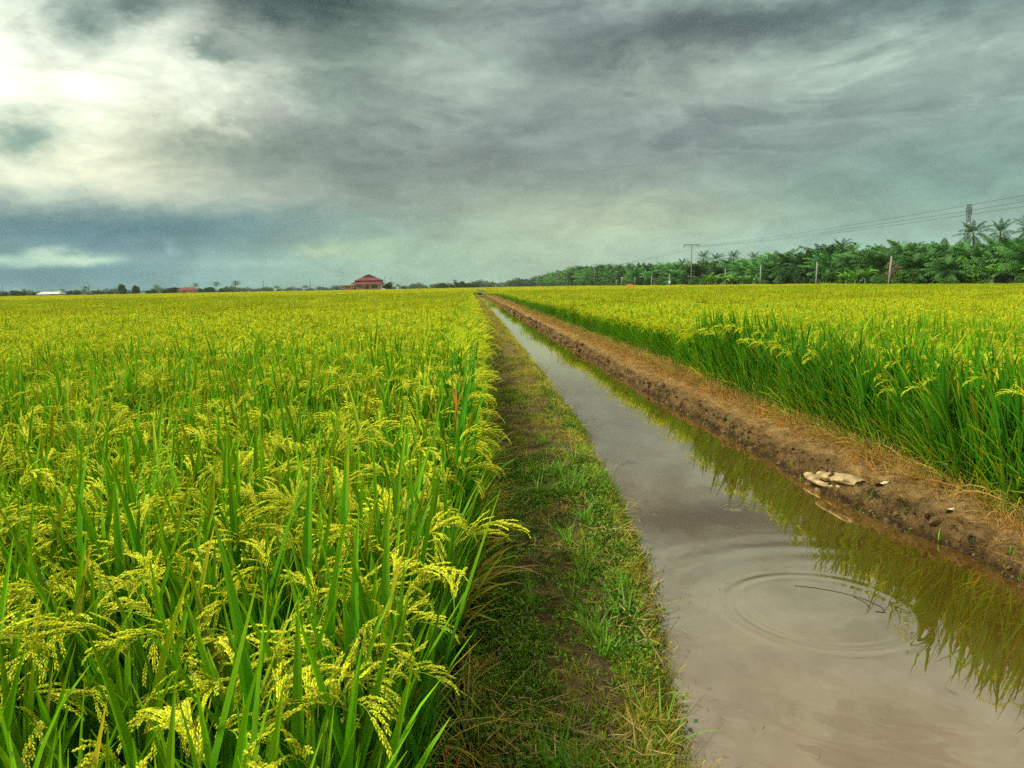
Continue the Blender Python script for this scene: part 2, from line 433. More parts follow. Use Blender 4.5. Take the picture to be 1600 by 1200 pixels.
# camera
cam = bpy.data.cameras.new('camera'); co = bpy.data.objects.new('camera', cam); C.objects.link(co)
cam.sensor_width = 36; cam.lens = FPX/1600*36; cam.clip_start = .05; cam.clip_end = 12000
co.matrix_world = Matrix.Translation((0,0,1.6)) @ Matrix.Rotation(-YAW, 4, 'Z') @ Matrix.Rotation(PI/2-PITCH, 4, 'X') @ Matrix.Rotation(-ROLL, 4, 'Z')
sc = bpy.context.scene; sc.camera = co
sc.view_settings.view_transform = 'Standard'; sc.view_settings.look = 'None'; sc.view_settings.gamma = 1; sc.view_settings.exposure = 0
cy = sc.cycles; cy.max_bounces = 4; cy.diffuse_bounces = 2; cy.glossy_bounces = 2; cy.transmission_bounces = 2; cy.volume_bounces = 1
cy.use_adaptive_sampling = True; cy.adaptive_threshold = .03
try: cy.use_denoising = False; cy.denoiser = 'OPENIMAGEDENOISE'; cy.denoising_input_passes = 'RGB_ALBEDO_NORMAL'
except Exception as e: print(e)

# ------------------------------------------------------------------ canal course
YE = 182.0                                                  # the canal runs into a culvert here
def xl(y): return np.interp(y, [0,1.5,2.5,3.4,4.4,6.2,9,14,35,200], [.55,.62,.70,.85,1.00,1.14,1.28,1.33,1.42,1.42])+.03*fbm(y*1.3, y*0, 5)
def xr(y): return np.interp(y, [0,3.5,4.4,5.5,6.5,9,12,20,200], [3.08,3.06,3.02,2.9,2.84,2.79,2.72,2.70,2.70])+.10*fbm(y*.55, y*0+3, 6)+.03*fbm(y*3.1, y*0+7, 8)
ss = lambda t: np.clip(t,0,1)**2*(3-2*np.clip(t,0,1))

def ground_z(x, y):
    a = xl(y); b = xr(y)
    rough = fbm(x*6, y*6, 20, 4); clod = fbm(x*14, y*14, 31, 4); big = fbm(x*1.1, y*.7, 44, 3)
    z = np.full_like(x, -.10)
    z = z+ss((x+.05)/.15)*(.10+.02*big)                      # path
    z = z+.018*rough*(x > 0)
    z = z-ss((x-(a-.16))/.16)*.12-ss((x-a)/.35)*.28
    z = z+ss((x-(b-.30))/.30)*.27                            # right bank, up from the canal bed
    up = ss((x-b+.03*clod)/.10)*(.12+.03*big)+ss((x-b-.1)/.25)*.04
    z = z+up+up*(.55*clod*np.exp(-((x-b-.07)/.12)**2)+.16*clod+.30*rough)
    z = z-ss((x-3.46-.08*big)/.22)*.16
    z = np.where((x > .02) & (x < .16) & (abs(y-3.0+x) < .35), z-.03, z)
    z = np.where(y > YE, np.interp(x, [-1,3.9], [-.1,-.1]), z)
    far = np.maximum(np.abs(x)-600, np.abs(y)-1500)
    return z
def make_ground():
    xs = np.concatenate([[-9000,-3000,-900,-300,-100,-40,-15,-6,-2,-1], np.arange(-.5,0,.1), np.arange(0,2.0,.022), np.arange(2.0,2.6,.06), np.arange(2.6,4.0,.018), np.arange(4.0,5,.1), [6,10,20,45,100,300,900,3000,9000]])
    ys = [-9000,-1000,-100,-20,-5,-1,0,1,1.5]
    y = 1.8
    while y < YE: ys.append(y); y += max(.018, (y-1.0)*.007)
    ys += [YE-.001, YE, 200, 300, 600, 1200, 3000, 9000]
    X, Y = np.meshgrid(xs, ys); Z = ground_z(X, Y)
    n, m = X.shape
    i = (np.arange(n-1)[:,None]*m+np.arange(m-1)[None]).ravel()
    q = np.stack([i, i+1, i+1+m, i+m], -1)
    # soil colours: paddy mud, path soil, brown bank, sandy orange bank top, dark wet line by the water
    pad = np.array((.018,.016,.011)); path = np.array((.14,.10,.035)); bank = np.array((.18,.115,.044)); sandy = np.array((.42,.285,.105)); wet = np.array((.040,.022,.008))
    b = xr(Y); c = np.zeros((n,m,3))+pad
    def mixin(c, f, k): f = np.clip(f,0,1)[...,None]; return c*(1-f)+k*f
    c = mixin(c, ss((X+.02)/.2), path)
    pale = ss((fbm(X*2.2, Y*1.4, 77)-.12)/.25)*(X > .2)*(X < 1.3); c = mixin(c, pale*.75, np.array((.19,.14,.065)))
    c = mixin(c, ss((X-2)/.3), bank)
    far = ss((Y-6)/30)
    c = mixin(c, ss((X-b-.18)/.2)*(.60+.3*far+.7*np.clip(fbm(X*3,Y*2,88),0,1)), sandy)
    c = mixin(c, ss((X-3.5)/.2), pad)
    c = mixin(c, ss((X-8)/10)+ss((-X-8)/10)+ss((Y-YE)/10), np.array((.10,.13,.02)))
    wl = (X > 0)*(X < 3.6)*ss((-.03-Z+.02*fbm(X*8,Y*8,9))/.07)*(Z > -.2); c = mixin(c, wl*.85, wet)
    g = G(); g.add(np.stack([X,Y,Z],-1), q=q, c=c.reshape(-1,3))
    return tag(link('ground', g.mesh('ground', M_GROUND, True)), kind='structure')
make_ground()

g = G()
ys_w = np.linspace(-6, YE-1, 60); xs_w = np.linspace(.2, 3.45, 8)
X, Y = np.meshgrid(xs_w, ys_w); i = (np.arange(59)[:,None]*8+np.arange(7)[None]).ravel()
g.add(np.stack([X,Y,X*0-.12],-1), q=np.stack([i,i+1,i+9,i+8],-1))
tag(link('canal_water', g.mesh('canal_water', M_WATER, True)), kind='structure')

# ------------------------------------------------------------------ rice
LEAF = (.036,.215,.006); LEAF2 = (.20,.40,.005); YEL = (.86,.82,.024); YEL2 = (.72,.62,.05); STRAW = (.52,.36,.12); ORANGE = (.50,.20,.03); OLD = (.50,.48,.02)

def grains(g, rng, P, D, L, W, c):
    n = len(P)
    ref = rng.normal(size=(n,3)); A = np.cross(D, ref); A /= np.linalg.norm(A,axis=1)[:,None]; B = np.cross(D, A)
    L = L[:,None]; W = W[:,None]
    m = P+D*L*.45
    V = np.stack([P, m+A*W, m+B*W*.8, m-A*W, m-B*W*.8, P+D*L], 1)
    i = (np.arange(n)*6)[:,None]
    T = np.array([(0,2,1),(0,3,2),(0,4,3),(0,1,4),(5,1,2),(5,2,3),(5,3,4),(5,4,1)])
    t = (i[:,:,None]+T[None]).reshape(-1,3)
    g.add(V, t=t, c=np.repeat(c, 6, 0))

def panicle(rng, detail=2, L=.21):
    """drooping rice ear at the origin, bending over towards +X"""
    g = G()
    S = 10; th0 = rng.uniform(.15,.5); th1 = rng.uniform(1.7,2.5)
    s = np.linspace(0,1,S+1); th = th0+(th1-th0)*((s[1:]+s[:-1])/2)**.8
    P = np.zeros((S+1,3)); P[1:,0] = np.cumsum(np.sin(th)*L/S); P[1:,2] = np.cumsum(np.cos(th)*L/S)
    P[:,1] = .03*rng.normal()*s**2
    col = np.array(YEL if detail == 2 else (.60,.60,.016) if detail == 1 else (.47,.45,.008))*rng.uniform(.85,1.1); stem = np.array((.35,.46,.03))
    if detail == 2: tube(g, P, np.linspace(.0013,.0005,S+1), 3, stem, False)
    nb = 10 if detail == 2 else (6 if detail == 1 else 3)
    for b in range(nb):
        t = .08+.9*b/nb; k = t*S; i0 = int(k); base = P[i0]+(P[min(i0+1,S)]-P[i0])*(k-i0)
        tb = th0+(th1-th0)*t**.8
        Lb = (.105-.05*t)*rng.uniform(.8,1.2); az = rng.uniform(-.5,.5)*(1.2-t)
        n = 8; sb = np.linspace(0,1,n+1); a0 = max(.2, tb-.45*rng.uniform(.3,1.3)); a1 = min(2.9, tb+rng.uniform(.3,.9))
        ta = a0+(a1-a0)*(sb[1:]+sb[:-1])/2
        Q = np.zeros((n+1,3)); Q[1:,2] = np.cumsum(np.cos(ta)*Lb/n); h = np.cumsum(np.sin(ta)*Lb/n)
        Q[1:,0] = h*math.cos(az); Q[1:,1] = h*math.sin(az); Q += base
        if detail == 2:
            ng = int(Lb/.0038); u = np.linspace(.08,1,ng)*n; ii = np.minimum(u.astype(int), n-1); fr = (u-ii)[:,None]
            pos = Q[ii]*(1-fr)+Q[ii+1]*fr; T = Q[ii+1]-Q[ii]; T /= np.linalg.norm(T,axis=1)[:,None]
            off = np.cross(T, np.array([0,0,1.])+0*T); off /= np.linalg.norm(off,axis=1)[:,None]+1e-9
            sg = np.where(np.arange(ng)%2, 1, -1)[:,None]
            d = T+off*sg*.24+rng.normal(0,.13,(ng,3)); d /= np.linalg.norm(d,axis=1)[:,None]
            grains(g, rng, pos+off*sg*.0012, d, rng.uniform(.0085,.0105,ng), rng.uniform(.0018,.0023,ng), np.where(rng.random((ng,1))<.06, var((.45,.33,.08),ng,rng), np.where(rng.random((ng,1))<.3, var((.50,.62,.03),ng,rng), var(col, ng, rng, .16, .06))))
            tube(g, Q, .0005, 3, stem, False)
        else:
            W = .0075 if detail == 1 else .013
            m = 4 if detail == 1 else 2
            idx = np.linspace(0,n,m+1).astype(int); q = Q[idx]
            off = rng.normal(size=3); off[2] *= .3; off /= np.linalg.norm(off)
            w = W*np.array([.5]+[1]*(m-1)+[.25])[:,None]*rng.uniform(.7,1.3,(m+1,1))
            V = np.stack([q-off*w/2, q+off*w/2],1); i = np.arange(m)*2
            g.add(V, q=np.stack([i,i+1,i+3,i+2],-1), c=var(col,1,rng,.1,.04)[0])
    return g

def rotz(a): c, s = math.cos(a), math.sin(a); return np.array([[c,-s,0],[s,c,0],[0,0,1.]])
def roty(a): c, s = math.cos(a), math.sin(a); return np.array([[c,0,s],[0,1,0],[-s,0,c]])

def rice_hill(rng, lod=0, edge=0, H=1.0, nt=11, npan=None):
    """foliage G and a list of (position, turn) for the ears. edge leans the plant towards -X"""
    g = G(); pans = []
    r = .045 if not edge else .06
    a = rng.uniform(0,2*PI,nt); rr = r*np.sqrt(rng.uniform(0,1,nt))
    base = np.stack([rr*np.cos(a), rr*np.sin(a), np.zeros(nt)-.1],-1)
    lean = rng.uniform(.02,.2,nt); laz = rng.uniform(0,2*PI,nt)            # azimuth from +Y towards +X
    if edge:
        m = rng.random(nt) < .7
        lean = np.where(m, rng.uniform(.03,.34,nt)*edge, lean); laz = np.where(m, -PI/2+rng.normal(0,.5,nt), laz)
    hs = rng.uniform(.68,.86,nt)*H
    seg = 5 if lod == 0 else (3 if lod == 1 else 2); fold = .25 if lod == 0 else 0
    wide = (1.5 if edge else 1.25) if lod == 0 else (1.2 if lod == 1 else 1.8)
    dirx = np.stack([np.sin(laz)*np.sin(lean), np.cos(laz)*np.sin(lean), np.cos(lean)],-1)
    for i in range(nt):
        tip = base[i]+dirx[i]*(hs[i]+.1)
        if lod == 0: tube(g, [base[i], (base[i]+tip)/2, tip], [.0032,.0026,.0016], 4, (.12,.26,.02), False)
        elif lod == 1: blades(g, rng, [base[i]], laz[i], lean[i], 0, hs[i], .006, 1, c0=(.12,.26,.02), fold=0)
    def leafset(frac0, frac1, L0, L1, th0, th1, bend, W, c0, c1, prob=1.0):
        m = rng.random(nt) < prob
        if not m.any(): return
        k = m.sum(); f = rng.uniform(frac0,frac1,k)[:,None]
        b = base[m]+dirx[m]*(hs[m][:,None]+.1)*f
        la = laz[m] if edge else laz[m]
        aa = la+rng.normal(0,1.3 if not edge else .7,k)
        th = np.clip(lean[m]*.9+rng.uniform(th0,th1,k),0,1.4)
        blades(g, rng, b, aa, th, rng.uniform(*bend,k), rng.uniform(L0,L1,k)*H, W*wide*rng.uniform(.7,1.2,k), seg, var(c0,k,rng), np.where(rng.random((k,1))<.13, var(OLD,k,rng,.2,.1), np.where(rng.random((k,1))<.018, var(ORANGE,k,rng,.2,.1), var(c1,k,rng,.18,.08))), fold)
    tipc = ((.085,.27,.006) if edge else (.22,.43,.005)) if lod == 0 else (.22,.41,.005)
    leafset(.60 if lod else .64,.78 if lod else .84,.26 if lod else .34,.40 if lod else .50,-.05,.20,(.0,.4),.0215,LEAF,tipc)
    leafset(.55,.75,.30,.42,.0,.35,(.0,.6),.0200,LEAF,tipc,.9)
    leafset(.40,.60,.36,.52,.0,.3,(.1,.8),.0155,LEAF,LEAF2)
    leafset(.18,.35,.40,.58,.05,.4,(.2,1.0),.011,LEAF,LEAF)
    if edge:
        leafset(.05,.25,.45,.70,.0,.3,(.1,.8),.014,LEAF,LEAF2,1)
        leafset(.05,.2,.40,.55,.1,.55,(.2,1.2),.010,LEAF2,OLD,.5)
        leafset(.02,.14,.3,.55,.4,1.1,(.4,1.6),.010,OLD,STRAW,.9)
        leafset(.02,.12,.25,.5,.5,1.2,(.5,1.6),.008,STRAW,ORANGE,.9)
    elif lod == 0:
        leafset(.05,.2,.25,.45,.3,.9,(.5,1.4),.008,STRAW,OLD,.5)
    if npan is None: npan = int(nt*.5)
    for i in rng.choice(nt, min(npan,nt), replace=False):
        pans.append((base[i]+dirx[i]*(hs[i]+.1)*1.0, (PI/2-laz[i])+rng.normal(0,1.0 if not edge else .5), rng.uniform(-.15,.25)))
    return g, pans

PAN = [panicle(RNG, 2, RNG.uniform(.17,.24)) for _ in range(6)]
PAN1 = [panicle(RNG, 1, RNG.uniform(.17,.22)) for _ in range(6)]
PAN0 = [panicle(RNG, 0, RNG.uniform(.17,.22)) for _ in range(4)]
def merged(rng, lod, pans_src, **kw):
    g, ps = rice_hill(rng, lod, **kw)
    for p, a, t in ps: g.merge(pans_src[rng.integers(len(pans_src))], R=rotz(a)@roty(t), T=p)
    return g

# --- near plants: things of their own
pan_mesh = [p.mesh('panicle', M_RICE) for p in PAN]
def plant_proto(rng, edge, nt, H, npan):
    g, ps = rice_hill(rng, 0, edge, H, nt, npan)
    r = bpy.data.objects.new('rice_plant', None); C.objects.link(r); r.empty_display_size = .1
    kid(r, link('foliage', g.mesh('foliage', M_RICE)))
    for p, a, t in ps:
        o = link('panicle', pan_mesh[rng.integers(len(pan_mesh))]); kid(r, o)
        o.matrix_local = Matrix.Translation(p) @ Matrix.Rotation(a,4,'Z') @ Matrix.Rotation(t,4,'Y')
    return r
def near_plants(pos, edge, label, group, protos, scale=(.92,1.08)):
    used = set()
    for i, (x, y, rz, z) in enumerate(pos):
        k = int(RNG.integers(len(protos))); p = protos[k]
        o = copy_tree(p) if k in used else p
        used.add(k)
        o.location = (x, y, z); o.rotation_euler = (RNG.normal(0,.03), RNG.normal(0,.03), rz)
        s = RNG.uniform(*scale); o.scale = (s,s,s)
        tag(o, label, 'rice plant', group)
    for k, p in enumerate(protos):
        if k not in used: 
            for ch in KIDS[p.name]: bpy.data.objects.remove(ch)
            bpy.data.objects.remove(p)

def jgrid(x0, x1, y0, y1, sp, rng, jit=.35):
    X, Y = np.meshgrid(np.arange(x0,x1,sp), np.arange(y0,y1,sp))
    X = X+rng.uniform(-jit,jit,X.shape)*sp; Y = Y+rng.uniform(-jit,jit,Y.shape)*sp
    return X.ravel(), Y.ravel()

SP = .205
x, y = jgrid(-7.1, -.12, -1.2, 9, SP, RNG)
x = np.minimum(x, -.1-.16*np.clip((4.2-y)/2.4,0,1))
vis = in_view(x, y, -38, 90, .1) & (y > .55) & (np.hypot(x,y-.1) > .62)
d = np.hypot(x, y)+10*(~vis)
order = np.argsort(d)
nearL = order[:195]
isL = np.zeros(len(x), bool); isL[nearL] = True
dist_split = d[nearL].max()
protosL = [plant_proto(RNG, 0, int(RNG.integers(8,12)), RNG.uniform(.95,1.08), 5) for _ in range(7)]
protosLe = [plant_proto(RNG, .42, 11, .98, 4) for _ in range(3)]
edgeL = (x > -.30) & (y > 3.4)
near_plants([(x[i],y[i],RNG.uniform(0,2*PI),0) for i in nearL if not edgeL[i]], 0, 'green rice plant with drooping yellow ears near the front of the left field', 'rice plants at the front of the left field', protosL)
near_plants([(x[i],y[i],PI+RNG.normal(0,.5),0) for i in nearL if edgeL[i]], 1, 'rice plant with yellow ears leaning over the grassy path at the left field edge', 'rice plants along the path edge of the left field', protosLe)
restx, resty = x[~isL], y[~isL]
keep = (np.hypot(restx,resty) > .62) & (in_view(restx, resty, -46, 90) | (resty < .6) & (restx > -3)) & (np.hypot(restx,resty-0) > .6)
restx, resty = restx[keep], resty[keep]

# right edge: individual plants
xr_, yr_ = jgrid(3.68, 8.0, 2.2, 12, .235, RNG)
ord2 = np.argsort(np.where(in_view(xr_, yr_, -10, 40), np.hypot((xr_-3.7)*2.2, yr_), 99))
selR = np.zeros(len(xr_), bool); selR[ord2[:100]] = True
protosR = [plant_proto(RNG, 0, 13, RNG.uniform(1.0,1.08), 9) for _ in range(3)]
protosRe = [plant_proto(RNG, RNG.uniform(.5,.9), 18, RNG.uniform(1.06,1.16), 3) for _ in range(5)]
er = xr_ < 4.1
near_plants([(xr_[i],yr_[i],RNG.uniform(0,6.3),-.05) for i in np.where(selR & ~er)[0]], 0, 'tall rice plant with yellow ears just inside the right field', 'rice plants inside the right field edge', protosR)
near_plants([(xr_[i],yr_[i],RNG.normal(0,.4),-.05) for i in np.where(selR & er)[0]], 1, 'tall green rice plant leaning out over the mud bank at the right field edge', 'rice plants along the mud bank', protosRe)

# --- fields further off
L0 = [merged(RNG, 0, PAN, nt=int(RNG.integers(8,12)), npan=4, H=RNG.uniform(.93,1.03)).mesh('rice_clump', M_RICE) for _ in range(6)]
L0e = [merged(RNG, 0, PAN, edge=.5, nt=12, npan=5).mesh('rice_edge_clump', M_RICE) for _ in range(4)]
L0r = [merged(RNG, 0, PAN, edge=RNG.uniform(.6,1.), nt=14, npan=3, H=1.12).mesh('rice_edge_clump', M_RICE) for _ in range(4)]
def patch1(rng, w, l, n, edge=0, H=1.0, npan=3):
    g = G()
    for _ in range(n):
        h = merged(rng, 1, PAN1, edge=edge, nt=9, npan=npan, H=H*rng.uniform(.9,1.06))
        g.merge(h, R=rotz(rng.uniform(0,6.3) if not edge else rng.normal(0,.35)), T=(rng.uniform(-w/2,w/2), rng.uniform(-l/2,l/2), 0))
    return g.mesh('rice_patch', M_RICE)
def patch2(rng, w, nl, npn, sc=1.0, H=1.0):
    g = G()
    b = np.stack([rng.uniform(-w/2,w/2,nl), rng.uniform(-w/2,w/2,nl), rng.uniform(.45,.7,nl)*H],-1)
    blades(g, rng, b, rng.uniform(0,6.3,nl), rng.uniform(0,.4,nl), rng.uniform(0,.6,nl), rng.uniform(.3,.46,nl), .016*sc, 2, var(LEAF,nl,rng), var((.25,.34,.005),nl,rng,.2), 0)
    for _ in range(npn):
        g.merge(PAN0[rng.integers(len(PAN0))], R=rotz(rng.uniform(0,6.3))*(1.0+.25*(sc-1)), T=(rng.uniform(-w/2,w/2), rng.uniform(-w/2,w/2), rng.uniform(.74,.90)*H))
    return g.mesh('rice_patch', M_RICE)
P1 = [patch1(RNG, .5, .5, 7, npan=4) for _ in range(3)]+[patch1(RNG, .5, .5, 7, npan=6) for _ in range(4)]
P1e = [patch1(RNG, .3, .6, 7, edge=.8, npan=4) for _ in range(3)]      # leans to -X
P2 = [patch2(RNG, 1.5, 280, 320, 1.35) for _ in range(4)]
P3 = [patch2(RNG, 4.0, 260, 950, 2.6) for _ in range(3)]

def canopy(x0, x1, y0, y1, z, gx, gy, seed, faces=None):
    g = G(); xs = np.linspace(x0,x1,gx); ys = y0*(y1/y0)**np.linspace(0,1,gy)
    X, Y = np.meshgrid(xs, ys); Z = z+.05*fbm(X*1.5,Y*1.5,seed)+.03*fbm(X*.2,Y*.2,seed+3)
    i = (np.arange(gy-1)[:,None]*gx+np.arange(gx-1)[None]).ravel()
    f = ss((fbm(X*.06,Y*.06,seed+9)+.5))[...,None]
    c = np.array((.33,.31,.004))*(1-f)+np.array((.46,.38,.004))*f
    g.add(np.stack([X,Y,Z],-1), q=np.stack([i,i+1,i+1+gx,i+gx],-1), c=c.reshape(-1,3)); return g

def field(name, label, xa, xb, right):
    rng = RNG
    P=[]; R=[]; S=[]; K=[]
    protos = L0+(L0r if right else L0e)+P1+P1e+P2+P3
    oE = 6; o1 = 10; o1e = 17; o2 = 20; o3 = 24
    def put(x, y, k, rz, sx, z=0):
        n = len(x)
        P.append(np.stack([x,y,np.zeros(n)+z],-1)); K.append(np.broadcast_to(k,(n,)))
        R.append(np.stack([rng.normal(0,.04,n),rng.normal(0,.04,n),rz],-1)); S.append(np.stack([sx]*3,-1) if np.ndim(sx) else np.full((n,3),sx))
    U = lambda n: rng.uniform(0,6.3,n)
    if not right:
        e = (restx > -.30) & (resty > 3.4)
        n = (~e).sum(); put(restx[~e], resty[~e], rng.integers(0,6,n), U(n), rng.uniform(.9,1.08,n))
        n = e.sum(); put(restx[e], resty[e], oE+rng.integers(0,4,n), PI+rng.normal(0,.5,n), rng.uniform(.9,1.05,n))
        near = 9
    else:
        e = er & ~selR; n = e.sum(); put(xr_[e], yr_[e], oE+rng.integers(0,4,n), rng.normal(0,.4,n), rng.uniform(.95,1.08,n), -.05)
        e = ~er & ~selR & in_view(xr_, yr_, -10, 52); n = e.sum(); put(xr_[e], yr_[e], rng.integers(0,6,n), U(n), rng.uniform(.95,1.1,n), -.05)
        near = 12
    sg = 1 if right else -1
    ex = xa if right else xb                                 # the edge along the canal
    # mid distance
    lim = 26
    if right:
        x, y = jgrid(4.1, 45, 2.5, lim+8, .45, rng); m = in_view(x, y, 0, 45) & ((x > 8.0) | (y > 12)) & (y < lim)
    else:
        x, y = jgrid(-26, -.55, 1, lim+8, .45, rng); m = in_view(x, y, -42, 0) & ((x < -7.0) | (y > 9)) & (y < lim)
    x, y = x[m], y[m]; n = len(x); far_ = np.hypot(x,y)+rng.normal(0,3.5,n) > 15; put(x, y, o1+np.where(far_, 3+rng.integers(0,4,n), rng.integers(0,3,n)), U(n), rng.uniform(.92,1.06,n))
    # edge rows, all the way
    for off, sp, y1 in ((.12,.34,60),(.30,.40,60),(.2,.6,YE)):
        yy = np.arange(near if y1 == 60 else 60, y1, sp); yy = yy+rng.uniform(-.2,.2,len(yy)); n = len(yy)
        put(ex+sg*off+rng.normal(0,.06,n), yy, o1e+rng.integers(0,3,n), (rng.normal(0,.25,n) if right else PI+rng.normal(0,.25,n)), rng.uniform(.93,1.08,n), -.04)
    if right:
        yy = np.arange(60,YE,.7); n = len(yy); put(ex+.5+rng.normal(0,.1,n), yy, o1+rng.integers(0,7,n), U(n), rng.uniform(.93,1.08,n), 0)
    # far
    lo, hi = (4.2, 49) if right else (-150, -.8)
    x, y = jgrid(lo, hi, lim-1, 92, 1.25, rng); m = in_view(x, y, -42, 46) & (y > lim-.6); x, y = x[m], y[m]; n = len(x)
    put(x, y, o2+rng.integers(0,4,n), U(n), rng.uniform(.94,1.07,n))
    lo, hi = (5.5, 49) if right else (-380, -1.8)
    x, y = jgrid(lo, hi, 92, 430, 3.6, rng); m = in_view(x, y, -42, 46); x, y = x[m], y[m]; n = len(x)
    put(x, y, o3+rng.integers(0,3,n), U(n), np.stack([rng.uniform(.95,1.1,n)]*1)[0])
    # solid body of the crop under the tips
    if right: ext = canopy(4.15, 49.6, 24, 460, .72, 90, 220, 60)
    else: ext = canopy(-420, -.6, 22, 460, .72, 160, 220, 61)
    if not right:
        ext.merge(canopy(-.9, 4.6, YE+3, 460, .74, 8, 60, 62))
        x, y = jgrid(0, 5, YE+4, 430, 3.6, rng); n = len(x); put(x, y, o3+rng.integers(0,3,n), U(n), rng.uniform(.95,1.05,n))
    P = np.concatenate(P); R = np.concatenate(R); S = np.concatenate(S); K = np.concatenate(K)
    S = S*(1+.09*fbm(P[:,0]*.22,P[:,1]*.11,91,3)+.05*fbm(P[:,0]*1.1,P[:,1]*.8,93,2))[:,None]
    print(name, 'instances', len(P))
    return scatter(name, P, R, S, K, protos, ext, M_RICE, label, 'rice field')
field('rice_field', 'broad field of ripening yellow-green rice left of the canal', -300, -.05, False)
field('rice_field', 'field of ripening rice with a green side wall right of the canal', 3.66, 50, True)
# ------------------------------------------------------------------ grass of the path and bank
def tuft(rng, n, L, W, spread, th, bend, c, c1=None, seg=3, r=.02):
    g = G(); a = rng.uniform(0,6.3,n); rr = rng.uniform(0,r,n)
    b = np.stack([rr*np.cos(a), rr*np.sin(a), np.zeros(n)-.005],-1)
    blades(g, rng, b, PI/2-a+rng.normal(0,.5,n), rng.uniform(*th,n), rng.uniform(*bend,n), rng.uniform(*L,n), W, seg, var(c,n,rng,.2,.08), var(c1 if c1 is not None else c,n,rng,.2,.08), 0, w0=.7)
    return g
GR = (.15,.27,.008); GRY = (.31,.30,.012); GRO = (.36,.27,.03); DK = (.06,.12,.008); TAN = (.44,.30,.09); ORG = (.42,.19,.025)
def weeds(rng, n, rad, c):
    g = G(); a = rng.uniform(0,6.3,n); rr = rad*np.sqrt(rng.uniform(0,1,n))
    P = np.stack([rr*np.cos(a), rr*np.sin(a), rng.uniform(.004,.04,n)],-1)
    quadleaf(g, rng, P, .016, var(c,n,rng,.25,.1)); return g
def litter(rng, n, rad, c, L=(.03,.12)):
    g = G(); a = rng.uniform(0,6.3,n); rr = rad*np.sqrt(rng.uniform(0,1,n))
    P = np.stack([rr*np.cos(a), rr*np.sin(a), rng.uniform(.004,.03,n)],-1)
    blades(g, rng, P, rng.uniform(0,6.3,n), rng.uniform(1.2,1.65,n), rng.uniform(-.3,.4,n), rng.uniform(*L,n), .005, 2, var(c,n,rng,.25,.1), None, 0); return g
def sedge(rng):
    g = tuft(rng, 9, (.12,.26), .0035, .03, (.1,.7), (.1,.6), GRY, GRO)
    n = 6; a = rng.uniform(0,6.3,n)
    b = np.zeros((n,3)); P = blades(g, rng, b, rng.normal(PI/2,.7,n), rng.uniform(.2,.8,n), rng.uniform(0,.4,n), rng.uniform(.22,.38,n), .003, 4, (.06,.055,.02), None, 0)
    for k in range(n):
        t = P[k,-1]; m = 4
        blades(g, rng, np.tile(t,(m,1)), rng.uniform(0,6.3,m), rng.uniform(.5,1.4,m), 0, .035, .0035, 1, (.035,.03,.012), None, 0)
    return g
g_short = [tuft(RNG, 22, (.02,.055), .004, .03, (.2,1.2), (.2,1.0), GR, GRY, 2, .04) for _ in range(3)]
g_olive = [tuft(RNG, 24, (.02,.065), .004, .03, (.2,1.2), (.2,1.0), GRY, GRO, 2, .05) for _ in range(3)]
g_mid = [tuft(RNG, 16, (.10,.22), .007, .03, (.1,.8), (.2,.9), (.13,.32,.015), GR, 4, .025) for _ in range(3)]
g_weed = [weeds(RNG, 46, .075, DK), weeds(RNG, 46, .075, (.13,.25,.010)), weeds(RNG, 40, .08, GRY)]
g_lit = [litter(RNG, 16, .10, TAN), litter(RNG, 14, .10, (.26,.2,.08))]
g_sedge = [sedge(RNG) for _ in range(3)]
PRG = g_short+g_olive+g_mid+g_weed+g_lit+g_sedge      # 0-2 short, 3-5 olive, 6-8 mid, 9-11 weed, 12-13 litter, 14-16 sedge
